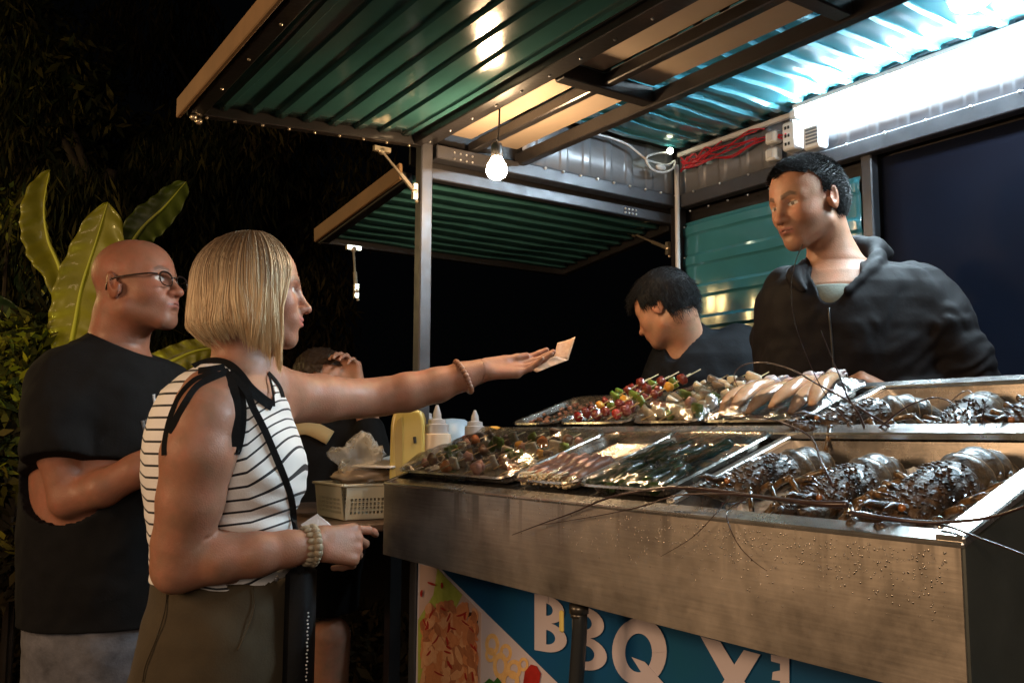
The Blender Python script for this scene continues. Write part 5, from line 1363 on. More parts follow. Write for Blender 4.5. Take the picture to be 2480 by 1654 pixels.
sdf_obj('undershirt', u, W(2015,700,D3)-Vector((.13,.13,.13)), W(2015,700,D3)+Vector((.13,.13,.13)), .004, mat('grey_green_undershirt', (.16,.17,.14), .85, 0, bump=.0005, bscale=200), vn)
t = Sdf(); c0 = W(2060,1100,D3+.03); t.rc((c0.x,c0.y-.07,1.20), (c0.x,c0.y-.08,.42), .10, .07, .03); t.rc((c0.x,c0.y+.07,1.20), (c0.x,c0.y+.08,.42), .10, .07, .03)
sdf_obj('trousers', t, (c0.x-.2,c0.y-.3,.34), (c0.x+.2,c0.y+.3,1.34), .010, M_cloth_blk, vn)

# ================= second vendor, head bowed
D4 = 2.50
v2 = person_root(1680, D4+.05, 'young man with thick black hair bowed over his work beside the teal wall', .33)
HM4 = head_frame(W(1612, 750, D4), -18, 26, 2)
s = Sdf(); s.base = SK3
head(s, HM4, .86, 1.0, .95, .95, .95, skin=(.36,.17,.10), lip=(.28,.10,.08), brow=(.02,.014,.012))
hp4 = lambda x, y, z: Matrix(HM4) @ Vector((x, y, z))
s.rc(hp4(-.035,0,-.040), W(1668, 862, D4+.02), .047, .058, .03)
TW = [(810,1655,1770,.05),(835,1625,1815,.09),(870,1600,1850,.12),(920,1580,1865,.135),(1000,1575,1870,.135),(1150,1580,1860,.13)]
s.loft(rows_px(TW, D4+.05), UH, VH, .03)
c = hp4(0,0,0)
s.chain([W(1800,850,D4), W(1840,960,D4-.03), W(1780,1020,D4+.1)], [.055,.05,.04], .03)
V, F = s.mesh((c.x-.5, c.y-.45, 1.22), (c.x+.6, c.y+.45, 1.90), .0036); _, cols = s.eval(V, True); meshobj('body', V, F, M_skin, v2, True, cols)
def hl_2(L):
    x, y, z = L[:, 0], L[:, 1], L[:, 2]
    return ~(((x > .045) & (z < .060)) | ((x > .012) & (x <= .045) & (z < .018)) | ((x > -.03) & (x <= .012) & (z < .004)) | ((x <= -.03) & (z < -.078)))
hair_cap('hair', HM4, .86, 1.0, v2, hl_2, (.009,.009,.010), thick=.012, seed=6, spikes=7000, slen=.022, lift=.04, top=.018, mt=M_hairb, amp=.2)
g = Sdf(); g.loft(rows_px([(806,1650,1775,.055),(830,1622,1822,.10),(865,1596,1858,.13),(920,1576,1874,.145),(1000,1570,1880,.145),(1150,1575,1870,.14)], D4+.05, .006), UH, VH, 0)
g.chain([W(1790,850,D4), W(1836,960,D4-.03)], [.078,.065], .05); g.chain([W(1640,870,D4+.05), W(1590,960,D4+.02)], [.07,.06], .05)
g.rc(W(1672,824,D4+.015), W(1690,850,D4+.03), .062, .08, .03)
nv_ = Sdf(); nv_.chain([W(1640,770,D4-.01), W(1655,805,D4-.01), W(1625,850,D4-.05)], [.058,.050,.03], .02)
g.post.append(lambda P, d: np.maximum(d+.007*vnoise(P, 10, 8.0)+.004*vnoise(P, 28, 2.0), -nv_.eval(P)))
sdf_obj('jacket', g, (c.x-.45, c.y-.45, 1.20), (c.x+.6, c.y+.45, 1.72), .0046, mat('charcoal_jacket', (.006,.0065,.008), .75, 0, spec=.12, var=.15, vscale=12, bump=.001, bscale=60), v2)

# ================= seated woman in the dark beyond the sauce table
D5 = 3.0
bw = person_root(770, D5, 'dark haired woman in black seen behind the outstretched arm, hand at her forehead')
HM5 = head_frame(W(776, 935, D5), 150, 14, 0)
s = Sdf(); s.base = (.42,.22,.15)
head(s, HM5, .97, .98, .9, .9, 1.0, skin=(.42,.22,.15), brow=(.05,.03,.02))
s.rc(W(765, 980, D5+.03), W(755, 1030, D5+.03), .05, .055, .03)
TB = [(1010,700,800,.06),(1040,676,850,.10),(1100,668,880,.12),(1250,665,880,.13),(1400,668,860,.13)]
s.loft(rows_px(TB, D5+.05), UH, VH, .03)
s.chain([W(850,1050,D5), W(905,1120,D5-.1), W(890,1010,D5-.05), W(866,935,D5-.05)], [.05,.045,.035,.027], .03)
hand(s, W(866,938,D5-.05), CU*.9-CR*.25, CF*.8+CR*.4, [(8,30,50,30),(2,35,50,30),(-3,40,50,30),(-8,45,50,30)], (30,20,20), .95, 1)
for sg in (-1, 1): s.rc(W(765+sg*38, 1540, D5), W(765+sg*34, 1900, D5), .065, .045, .02)
c = hp5 = Matrix(HM5) @ Vector((0,0,0))
V, F = s.mesh((c.x-.5, c.y-.5, .12), (c.x+.5, c.y+.5, 1.72), .0058); _, cols = s.eval(V, True); meshobj('body', V, F, M_skin, bw, True, cols)
def hl_5(L):
    x, y, z = L[:, 0], L[:, 1], L[:, 2]; return ~(((x > .045) & (z < .086)) | ((x > .02) & (x <= .045) & (z < .050)) | ((x > -.02) & (x <= .02) & (z < .0)) | (z < -.07))
hair_cap('hair', HM5, .97, .98, bw, hl_5, (.035,.022,.015), thick=.010, seed=9, spikes=1500, slen=.012, lift=.1, vox=.004)
g = Sdf(); g.loft(rows_px([(1004,700,806,.065),(1036,672,860,.11),(1100,662,890,.135),(1250,660,890,.14),(1400,664,866,.14),(1500,664,862,.15),(1560,664,860,.15)], D5+.05, .008), UH, VH, 0)
g.chain([W(850,1050,D5), W(905,1118,D5-.1), W(893,1040,D5-.06)], [.068,.06,.05], .03)
g.post.append(lambda P, d: d+.006*vnoise(P, 9, 8.0))
sdf_obj('black_dress', g, (c.x-.55, c.y-.55, .75), (c.x+.55, c.y+.5, 1.50), .009, M_cloth_blk, bw)
mb = MB(); gs = g; P = [snap(g, x, y, 2.5, .01) for x, y in ((665,1075),(700,1045),(745,1035),(800,1060))]; ribbon(mb, smoothpath(P), .05, W(765,1100,D5+.2), .003)
mb.build('beige_scarf', mat('beige_fabric', (.42,.30,.14), .85, 0, bump=.001, bscale=80), bw, smooth=True)
# ---------------------------------------------------------------- trays and food on the counter
SA = RAD(19.0); EX = Vector((math.cos(SA), 0, math.sin(SA))); EY = Vector((0, 1, 0)); EN = Vector((-math.sin(SA), 0, math.cos(SA)))
def SP(x, y, h=0.0): return Vector((x, y, zs(x)))+EN*h
M_foil = mat('thin_steel_tray', (.50,.47,.43), .24, .9, var=.15, vscale=14, bump=.0012, bscale=30, rvar=.08)
def rrect(x0, x1, y0, y1, r, n=6):
    out = []
    for cx, cy, a0 in ((x1-r, y1-r, 0), (x0+r, y1-r, 90), (x0+r, y0+r, 180), (x1-r, y0+r, 270)):
        for i in range(n+1): a = RAD(a0+90*i/n); out.append((cx+r*math.cos(a), cy+r*math.sin(a)))
    return out
def tray(x0, x1, y0, y1, label, fill=.016, film=True, tilt=0.0, seed=0, h0=.004):
    c = SP((x0+x1)/2, (y0+y1)/2); e = empty('food_tray', c, label, 'tray', 'steel food trays under cling film'); mb = MB()
    loops = [(rrect(x0+.016, x1-.016, y0+.016, y1-.016, .022), h0-.008), (rrect(x0+.012, x1-.012, y0+.012, y1-.012, .026), h0-.004), (rrect(x0+.004, x1-.004, y0+.004, y1-.004, .030), h0+.012), (rrect(x0-.003, x1+.003, y0-.003, y1+.003, .034), h0+.0135), (rrect(x0-.005, x1+.005, y0-.005, y1+.005, .036), h0+.010)]
    vs = []; n = len(loops[0][0])
    for L_, h in loops: vs += [SP(x, y, h) for x, y in L_]
    fs = [tuple(range(n))]
    for k in range(len(loops)-1):
        for i in range(n): fs.append((k*n+i, (k+1)*n+i, (k+1)*n+(i+1) % n, k*n+(i+1) % n))
    mb.add(vs, fs); o = mb.build('tray_body', M_foil, e, smooth=True); smooth_angle(o, 50)
    if film:
        rnd = random.Random(seed); nx, ny = 26, max(18, int((y1-y0)/.009)); V = []
        for i in range(nx+1):
            for j in range(ny+1):
                u, v = i/nx, j/ny; x = x0-.004+(x1-x0+.008)*u; y = y0-.004+(y1-y0+.008)*v
                edge = min(1, 6*min(u, 1-u), 8*min(v, 1-v)); hh = h0+.0145+edge*(fill*(.75+.5*mnoise.noise(Vector((x*22, y*22, seed))))+.0040*abs(mnoise.noise(Vector((x*50+y*60, y*25-x*9, seed+4)))))
                # rounded corners pulled down
                V.append(SP(x, y, hh-(.004 if edge < .05 else 0)))
        F = [(i*(ny+1)+j, (i+1)*(ny+1)+j, (i+1)*(ny+1)+j+1, i*(ny+1)+j+1) for i in range(nx) for j in range(ny)]
        ci = [0, ny, nx*(ny+1), nx*(ny+1)+ny]
        F = [f for f in F if not any(c_ in f for c_ in ci)]
        meshobj('cling_film', V, F, M_film, e, True)
    return e
TR = dict(
 t1=(.985,1.250,1.462,1.925), t2=(.985,1.250,1.250,1.440), t3=(.985,1.250,1.018,1.236),
 t5=(1.315,1.530,1.735,1.925), t6=(1.315,1.530,1.475,1.722), t7=(1.315,1.530,1.268,1.462), t8=(1.315,1.530,1.018,1.256))
tray(*TR['t1'], 'wide steel tray of mixed meat and pepper skewers under film, front row', .030, seed=1)
tray(*TR['t2'], 'steel tray of pale pink meat rolls under shiny film, second in the front row', .008, seed=2)
tray(*TR['t3'], 'steel tray of dark green leaf rolls next to the front lobster basin', .010, seed=3)
tray(*TR['t5'], 'nearly empty steel tray with small minced pieces at the far end of the rear row', .004, seed=5)
tray(*TR['t6'], 'steel tray of colourful fruit and meat skewers in the rear row', .008, film=False, seed=6)
tray(*TR['t7'], 'steel tray of white onion and scallop chunks in the rear row', .034, seed=7)
tray(*TR['t8'], 'steel tray of tan squid under film beside the rear lobster basin', .026, seed=8)

def foodmat(name, base, rough=.3, coat=.5, var=.25, sss=.15, b=.0015, bs=60, base2=None, vs_=40): return mat(name, base, rough, 0, var=var, vscale=vs_, bump=b, bscale=bs, coat=coat, sss=sss, base2=base2)
FM = dict(
 pepper=foodmat('green_pepper', (.13,.20,.025), base2=None), onion=foodmat('white_onion', (.56,.50,.38)), meat=foodmat('pink_meat', (.52,.27,.20)),
 brown=foodmat('brown_meat', (.24,.12,.07)), tomato=foodmat('red_tomato', (.34,.025,.015), .2), corn=foodmat('yellow_corn_piece', (.70,.36,.05)),
 mush=foodmat('dark_mushroom', (.14,.10,.075)), red=foodmat('red_glazed_meat', (.17,.025,.018), .18, .7), leafg=foodmat('dark_green_leaf', (.030,.055,.022), .2, .8), sausage=foodmat('orange_sausage', (.48,.16,.05), .2))
M_stick = mat('bamboo_stick', (.55,.40,.20), .5, 0, var=.2, vscale=30)
def chunk(kind, p, ax, r, seed, parent):
    rnd = random.Random(seed); mb = MB(); ax = Vector(ax).normalized(); b1_ = ax.cross(EN).normalized(); b2_ = ax.cross(b1_)
    M_ = Matrix((ax, b1_, b2_)).transposed() @ Matrix.Rotation(rnd.uniform(-.5, .5), 3, 'X')
    if kind in ('pepper', 'onion', 'mush'):
        # curved flake: thick bent slab
        w, h, t = r*rnd.uniform(.9, 1.3), r*rnd.uniform(.8, 1.1), r*.22; vs = []; n = 6
        for s_ in (-1, 1):
            for i in range(n+1):
                for j in range(n+1):
                    u, v = (i/n-.5)*2, (j/n-.5)*2; k = 1-.12*(u*u*v*v); vs.append(M_ @ Vector((s_*t+.35*r*(u*u+v*v)*.5, u*w*k*(1+.1*math.sin(seed)), v*h*k))+Vector(p))
        m_ = (n+1)**2; fs = []
        for i in range(n):
            for j in range(n): a = i*(n+1)+j; q = (a, a+1, a+n+2, a+n+1); fs.append(q); fs.append(tuple(m_+x for x in q[::-1]))
        ring = [i*(n+1) for i in range(n+1)]+[n*(n+1)+j for j in range(1, n+1)]+[i*(n+1)+n for i in range(n-1, -1, -1)]+[j for j in range(n-1, 0, -1)]
        for i in range(len(ring)): a, b = ring[i], ring[(i+1) % len(ring)]; fs.append((a, b, b+m_, a+m_))
        mb.add(vs, fs)
    else:
        sx = dict(corn=.8, tomato=.8, sausage=1.0).get(kind, .85); mb.ball(p, (r*sx*.9, r*rnd.uniform(.85, 1.15), r*rnd.uniform(.8, 1.05)), 14, 9, M=M_, wob=.18 if kind not in ('tomato',) else .05, seed=seed)
    return mb
KN = dict(pepper='pepper_piece', onion='onion_piece', meat='meat_piece', brown='meat_piece', tomato='tomato_piece', corn='corn_piece', mush='mushroom_piece', red='glazed_meat_piece', leafg='leaf_roll_piece', sausage='sausage_piece')
def skewer(a, b, kinds, label, group, r=.0125, s0=.12, s1=.86, seed=0):
    a = Vector(a); b = Vector(b); e = empty('skewer', a, label, 'skewer', group)
    mb = MB(); mb.tube([a, b], .0014, 6); mb.build('stick', M_stick, e, smooth=True); n = len(kinds)
    for i, k in enumerate(kinds):
        p = a.lerp(b, s0+(s1-s0)*(i+.5)/n); mb = chunk(k, p, b-a, r*random.Random(seed*31+i).uniform(.9, 1.15), seed*31+i, e); mb.build(KN[k], FM[k], e, smooth=True)
    return e
ORD = ['first','second','third','fourth','fifth','sixth','seventh','eighth','ninth','tenth','eleventh']
rnd = random.Random(21)
pat = [['meat','onion','pepper','meat','mush'],['brown','pepper','onion','sausage','mush'],['meat','pepper','corn','onion','brown'],['sausage','onion','mush','pepper','meat'],['onion','meat','brown','pepper','onion'],['meat','mush','onion','corn','pepper']]
desc = ['pink meat and pepper','brown meat and sausage','meat, pepper and corn','sausage and mushroom','onion and brown meat','meat and mushroom']
for i in range(10):
    y = 1.905-i*.046+rnd.uniform(-.008, .008); dx = rnd.uniform(-.012, .012); up = .011+(.009 if i % 3 == 1 else 0)
    a = SP(1.005+dx, y-.012+rnd.uniform(-.03, .03), up); b = SP(1.235+dx, y+rnd.uniform(-.02, .02), up+.006)
    skewer(a, b, pat[i % 6], 'skewer of %s, %s from the far end of the wide front tray' % (desc[i % 6], ORD[i]), 'skewers in the wide front tray', .0135, .06, .92, seed=i+1)
pat6 = [['tomato','red','red','pepper','red'],['red','corn','pepper','red','red'],['red','pepper','corn','red','pepper'],['red','red','pepper','red','red'],['tomato','red','red','red','pepper'],['red','pepper','red','corn','red']]
d6 = ['tomato and glazed meat','corn and glazed meat','pepper and corn','glazed meat','tomato, meat and pepper','meat, pepper and corn']
for i in range(6):
    y = 1.695-i*.036; lift = .012+(.008 if i % 2 else 0)+i*.001
    skewer(SP(1.335, y+.01, lift), SP(1.560, y-.045, lift+.035), pat6[i], 'skewer of %s, %s in the colourful rear tray' % (d6[i], ORD[i]), 'skewers in the colourful rear tray', .0135, .02, .86, seed=40+i)
for i in range(6):
    y = 1.440-i*.029; lift = .011+(.008 if i % 2 else 0)
    skewer(SP(1.335, y+.012, lift), SP(1.555, y-.025, lift+.024), [['onion','meat','onion','mush','onion'],['onion','onion','pepper','onion','mush'],['pepper','onion','onion','onion','onion']][i % 3], 'skewer of white onion and seafood chunks, %s in its tray' % ORD[i], 'skewers of white chunks', .0145, .02, .88, seed=60+i)
# pink rolls and leaf rolls
def roll(p, ax, L, r, m, name, label, cat, group, seed, wisp=None, wname='wisp'):
    e = empty(name, p, label, cat, group); mb = MB(); ax = Vector(ax).normalized(); pts = [Vector(p)+ax*(L*(t-.5))+EN*.002*math.sin(t*7+seed) for t in [i/9 for i in range(10)]]
    mb.tube(pts, [r*(.82+.22*math.sin(i*.9+seed)**2) for i in range(10)], 12, flat=.8); mb.build('wrapped_roll', m, e, smooth=True)
    if wisp:
        mb = MB(); rr = random.Random(seed)
        for i in range(26):
            q = pts[0]+EN*rr.uniform(-r*.6, r*.6)+ax.cross(EN)*rr.uniform(-r*.8, r*.8); mb.tube([q+ax*.01, q-ax*rr.uniform(.012, .024)+EN*rr.uniform(-.003, .006)], .0012, 5); mb.ball(q-ax*rr.uniform(.014, .024), .0024, 6, 4)
        mb.build(wname, wisp, e, smooth=True)
M_enoki = foodmat('cream_enoki_mushroom', (.60,.46,.28), .4, .3)
for i in range(5):
    y = 1.415-i*.034; roll(SP(1.055, y, .014), EX+EY*.15, .105, .0145, FM['meat'], 'meat_roll', 'pale pink meat roll with cream mushroom ends, %s in its tray' % ORD[i], 'meat roll', 'pink meat rolls', i, M_enoki, 'mushroom_ends')
for i in range(11):
    y = 1.210-(i % 6)*.031; x = 1.04+(i//6)*.105+.01*math.sin(i*2); roll(SP(x, y, .013), EX+EY*(.25*math.sin(i*1.7)), .10, .0135, FM['leafg'], 'leaf_roll', 'dark glossy leaf-wrapped roll, %s in the green tray' % ORD[i], 'leaf roll', 'leaf wrapped rolls', i+3)
mb = MB()
for i in range(60): mb.ball(SP(rnd.uniform(1.33, 1.51), rnd.uniform(1.755, 1.905), rnd.uniform(.004, .010)), rnd.uniform(.003, .0065), 7, 5, wob=.2, seed=i, M=None)
o = mb.build('minced_bits', FM['meat'], smooth=True); tag(o, 'scattered small minced meat pieces in the nearly empty rear tray', 'minced meat', kind='stuff')
# squid
M_squid = mat('tan_squid_skin', (.52,.31,.18), .22, 0, var=.35, vscale=22, bump=.0012, bscale=40, coat=.7, sss=.2, base2=None)
M_squidw = mat('white_squid_flesh', (.52,.44,.44), .2, 0, var=.25, vscale=30, bump=.002, bscale=30, coat=.8, sss=.3)
def squid(i, y, h, dx=0.0):
    e = empty('squid', SP(1.42, y, h), 'tan squid with white tentacles, %s from the scallop tray' % ORD[i], 'squid', 'squid in the rear tray'); rr = random.Random(i+5)
    mb = MB(); pts = []; rs = []
    for k in range(15):
        t = k/14; pts.append(SP(1.335+dx+.135*t, y+.012*math.sin(t*2+i)+.03*(t-.5), h+.018+.016*math.sin(t*2.4))); rs.append(.0195*math.sin(min(1, t*1.5+.14)*math.pi*.5)*(1-.18*t)+.002)
    mb.tube(pts, rs, 16, flat=.62, up=EN); mb.build('mantle', M_squid, e, smooth=True)
    mb = MB(); d = (pts[-1]-pts[-3]).normalized(); mb.ball(pts[-1]+d*.012, (.020,.018,.016), 14, 9, wob=.1, seed=i); mb.build('head', M_squidw, e, smooth=True)
    for k in range(8):
        mb = MB(); a = pts[-1]+d*.02; ang = k*.8; q = [a]
        for t in range(1, 8): q.append(q[-1]+d*.0075+EY*.005*math.sin(ang+t*.7)+EN*.0050*math.cos(ang*1.3+t*.8)-EN*.0015*t*.3)
        mb.tube(smoothpath(q, 2), [.0050*(1-j/(2*7+2)) for j in range(2*7+1)], 8); mb.build('tentacle', M_squidw, e, smooth=True)
for i, (y, h, dx) in enumerate(((1.228,.004,0),(1.190,.012,.004),(1.150,.006,0),(1.108,.014,.006),(1.072,.004,.0),(1.042,.012,.02))): squid(i, y, h, dx)

# ---------------------------------------------------------------- lobsters on ice
M_lob = mat('wet_lobster_shell', (.009,.007,.005), .42, 0, var=.22, vscale=45, bump=.006, bscale=110, coat=.3, base2=(.080,.044,.018), detail=7, rvar=.15)
M_lobt = mat('banded_lobster_tail', (.013,.010,.007), .42, 0, var=.25, vscale=60, bump=.003, bscale=90, coat=.3, base2=(.085,.060,.034), rvar=.12)
M_lobe = mat('pale_shell_edge', (.30,.22,.13), .3, 0, var=.3, vscale=60, coat=.6)
M_lobl = mat('orange_banded_leg', (.012,.008,.005), .28, 0, var=.16, vscale=85, bump=.002, bscale=140, coat=.5, base2=(.13,.07,.022))
M_ant = mat('dark_antenna', (.030,.014,.012), .35, 0, var=.3, vscale=50, coat=.3)
M_eye = mat('orange_lobster_eye', (.24,.085,.018), .15, 0, coat=1.0)
def make_lobster(label, cat='lobster'):
    e = empty('lobster', (0,0,0), label, cat, 'spiny lobsters on ice'); rr = random.Random(4)
    mb = MB(); n = 20; vs = []; prof = [(0.118,.010,.010),(.108,.021,.020),(.085,.030,.028),(.05,.036,.036),(.015,.039,.039),(-.015,.037,.037),(-.025,.033,.034)]
    for x, w, h in prof:
        for k in range(n): a = 2*math.pi*k/n; s_ = math.sin(a); vs.append((x, w*math.cos(a)*(1 if s_ > 0 else .9), .030+(h*s_ if s_ > 0 else h*.5*s_)))
    fs = [(i*n+k, (i+1)*n+k, (i+1)*n+(k+1) % n, i*n+(k+1) % n) for i in range(len(prof)-1) for k in range(n)]+[tuple(range(n))]
    mb.add(vs, fs)
    for i in range(230):
        x = rr.uniform(-.018, .112); a = rr.uniform(.15, math.pi-.15); w = np.interp(x, [p[0] for p in prof[::-1]], [p[1] for p in prof[::-1]]); h = np.interp(x, [p[0] for p in prof[::-1]], [p[2] for p in prof[::-1]])
        c = Vector((x, w*math.cos(a), .030+h*math.sin(a))); d = Vector((.7, math.cos(a)*.6, math.sin(a)*.6)).normalized(); s_ = rr.choice([.002,.003,.004,.007,.010]); mb.tube([c-d*.002, c+d*s_], [.0028, .0005], 5)
    for sg in (-1, 1): mb.tube([(.100, sg*.014, .050), (.122, sg*.016, .064), (.138, sg*.017, .066)], [.006,.004,.0006], 8)
    o = mb.build('carapace', M_lob, e, smooth=True); smooth_angle(o, 60)
    # abdomen: overlapping arched rings, arching up then down to the tail
    ang = .28; p = Vector((-.018, 0, .036))
    for i in range(6):
        mb = MB(); L_ = .030; w = .034-.0024*i; h = .031-.002*i; n = 16; vs = []
        d = Vector((-math.cos(ang), 0, math.sin(ang))); u = Vector((math.sin(ang), 0, math.cos(ang)))
        for (t, g_) in ((-.004,.94),(.006,1.0),(.020,1.035),(.0295,1.05),(.031,.97)):
            for k in range(n+1):
                a = -.35+(math.pi+.7)*k/n; vs.append(p+d*t+Vector((0, w*g_*math.cos(a), 0))+u*(h*g_*math.sin(a)-.006))
        m_ = n+1; fs = [(r*m_+k, (r+1)*m_+k, (r+1)*m_+k+1, r*m_+k+1) for r in range(4) for k in range(n)]
        mb.add(vs, fs)
        for sg in (-1, 1): mb.tube([p+d*.016+Vector((0, sg*w*.98, -.008)), p+d*.024+Vector((0, sg*w*1.1, -.022))], [.007, .001], 6)
        o = mb.build('tail_segment', M_lobt, e, smooth=True); md = o.modifiers.new('t', 'SOLIDIFY'); md.thickness = .0016
        mb = MB(); ring = [p+d*.0300+Vector((0, w*1.03*math.cos(a_), 0))+u*(h*1.03*math.sin(a_)-.006) for a_ in [-.3+(math.pi+.6)*k/16 for k in range(17)]]; mb.tube(ring, .0009, 5); mb.build('shell_edge', M_lobe, o, smooth=True)
        p = p+d*.026; ang -= .34
    for k in range(5):
        mb = MB(); a = (k-2)*.42; d = Vector((-math.cos(ang)*math.cos(a), math.sin(a), math.sin(ang)*math.cos(a))).normalized(); s_ = d.cross(Vector((0,0,1))).normalized(); q = p+Vector((0,0,-.004))
        P = [q, q+d*.02+s_*.008, q+d*.045+s_*.011, q+d*.055, q+d*.045-s_*.011, q+d*.02-s_*.008]; mb.prism(P, (0,0,.0022)); mb.build('tail_fan', M_lobt, e)
    for sg in (-1, 1):
        mb = MB(); mb.tube([(.104, sg*.012, .050), (.112, sg*.019, .056)], .003, 8); mb.ball((.114, sg*.021, .058), .0050, 12, 8); mb.build('eye', M_eye, e, smooth=True)
        mb = MB(); mb.tube([(.106, sg*.016, .034), (.128, sg*.024, .040), (.146, sg*.022, .047), (.160, sg*.018, .052)], [.0105,.0092,.0080,.0045], 10)
        for i in range(14): c = Vector((rr.uniform(.11, .155), sg*(.021+rr.uniform(-.006, .006)), .044+rr.uniform(-.004, .012))); mb.tube([c, c+Vector((.004, rr.uniform(-.004, .004), .006))], [.002, .0003], 5)
        mb.build('antenna_base', M_lob, e, smooth=True)
        for i in range(5):
            mb = MB(); x = .085-.022*i; fwd = .055-.028*i; a = Vector((x, sg*.026, .022)); kn = Vector((x+fwd*.45, sg*(.062+.006*i), .040+rr.uniform(-.006, .010))); f1 = Vector((x+fwd*.9, sg*(.088+.004*i), .014)); f2 = Vector((x+fwd*1.15, sg*(.098), .002))
            mb.tube(smoothpath([a, a.lerp(kn, .5)+Vector((0,0,.004)), kn], 2), .0050, 8); mb.tube([kn, f1], [.0046, .0036], 8); mb.tube([f1, f2], [.0034, .0008], 7); mb.ball(kn, .0056, 8, 6)
            mb.build('leg', M_lobl, e, smooth=True)
    return e
def copy_tree(o, parent=None):
    c = o.copy(); scene.collection.objects.link(c); c.parent = parent
    for ch in list(o.children): copy_tree(ch, c)
    return c
lob0 = make_lobster('x')
lobs = [(1.130,.930,-.050,172,0,'dark wet lobster nearest the tray divider in the front basin'),(1.125,.790,-.058,183,1,'dark wet lobster in the middle of the front basin between two others'),(1.120,.645,-.054,176,2,'dark wet lobster at the end rim of the front basin'),
 (1.385,.925,-.040,150,3,'reddish lobster nearest the squid tray in the rear basin'),(1.425,.775,-.062,190,4,'half hidden lobster in the middle of the rear basin'),(1.430,.640,-.050,165,5,'lobster at the frame edge end of the rear basin')]
for x, y, h, rz, i, lab in lobs:
    o = lob0 if i == 0 else copy_tree(lob0)
    R3 = Matrix((EX, EY, EN)).transposed() @ Matrix.Rotation(RAD(rz), 3, 'Z') @ Matrix.Rotation(RAD(-6+i % 3*3), 3, 'Y')
    o.matrix_basis = Matrix.Translation(SP(x, y, h)) @ R3.to_4x4() @ Matrix.Scale([1.0,.98,1.06,.95,1.0,1.05][i], 4); o['label'] = lab
# antennae: traced in space above the counter
def antenna(pts, r0, r1, label, mode):
    P = []
    for q in pts:
        if mode == 's': P.append(onslope(q[0], q[1], q[2] if len(q) > 2 else .03))
        elif mode == 'x': P.append(onpl(q[0], q[1], 0, q[2]))
        elif mode == 'm': P.append(onpl(q[0], q[1], 0, q[2]) if q[2] > .5 else onslope(q[0], q[1], q[2]))
    P = smoothpath(P, 5); n = len(P); mb = MB(); mb.tube(P, [r0+(r1-r0)*(i/(n-1))**.7 for i in range(n)], 7)
    return mb, P[0]
ANT = [
 (0, [(2053,1221,.028),(1974,1219,.028),(1862,1206,.026),(1712,1186,.03),(1600,1182,.03),(1478,1204,.022),(1390,1240,.938),(1312,1268,.930),(1240,1295,.925)], .0050,.0007,'m'),
 (0, [(2040,1228,.024),(1900,1210,.03),(1760,1196,.03),(1640,1200,.03),(1546,1228,.016),(1440,1250,.936),(1302,1272,.930)], .0030,.0005,'m'),
 (1, [(2020,1180,.05),(1990,1120,.07),(1963,1058,.05),(1899,1025,.05),(1840,1010,.06),(1802,1010,.06),(1750,1025,.04),(1712,1047,.03),(1692,1062,.02)], .0022,.0005,'m'),
 (3, [(2169,1043,.0),(2087,991,.05),(2038,961,.06),(1974,927,.08),(1922,897,.10),(1862,879,.11),(1810,881,.11),(1783,897,.10),(1778,916,.08),(1787,937,.06)], .0026,.0007,'m'),
 (3, [(2094,1036,.02),(2079,1002,.05),(2053,961,.08),(2035,915,.12),(2012,860,.17),(1988,800,.22)], .0026,.0005,'m'),
 (3, [(2060,1030,.02),(1990,940,.1),(1930,800,.22),(1916,700,.30),(1925,640,.34),(1944,592,.38)], .0009,.0005,'m'),
 (4, [(2117,1047,.0),(2161,1010,.03),(2199,983,.05),(2236,969,.06),(2266,963,.06),(2300,972,.05),(2334,998,.03),(2364,1036,.0)], .0022,.0006,'m'),
 (2, [(2060,1242,.015),(2161,1257,.018),(2236,1264,.018),(2292,1264,.02),(2386,1255,.03),(2480,1227,.05),(2600,1180,.08)], .0034,.0012,'m'),
 (2, [(2060,1246,.010),(2161,1260,.012),(2285,1272,.010),(2349,1294,.010),(2480,1343,.012),(2600,1400,.01)], .0022,.0008,'m'),
 (1, [(1765,1208,.022),(1745,1228,.010),(1731,1246,.935),(1675,1302,.928),(1600,1347,.925)], .0013,.0004,'m'),
 (1, [(1810,1208,.022),(1768,1230,.010),(1761,1257,.935),(1787,1317,.928),(1825,1358,.926),(1858,1382,.925)], .0013,.0004,'m'),
 (5, [(2300,975,.04),(2330,950,.05),(2352,949,.05),(2372,985,.04),(2388,1040,.0)], .0010,.0005,'m'),
 (5, [(2378,1040,.0),(2384,985,.04),(2398,955,.05),(2420,955,.05)], .0010,.0005,'m'),
]
allroots = {o['label']: o for o in scene.objects if o.name.startswith('lobster') and o.parent is None}
for li, pts, r0, r1, mode in ANT:
    mb, _ = antenna(pts, r0, r1, '', mode)
    mb.build('antenna', M_ant, allroots[lobs[li][5]], smooth=True)
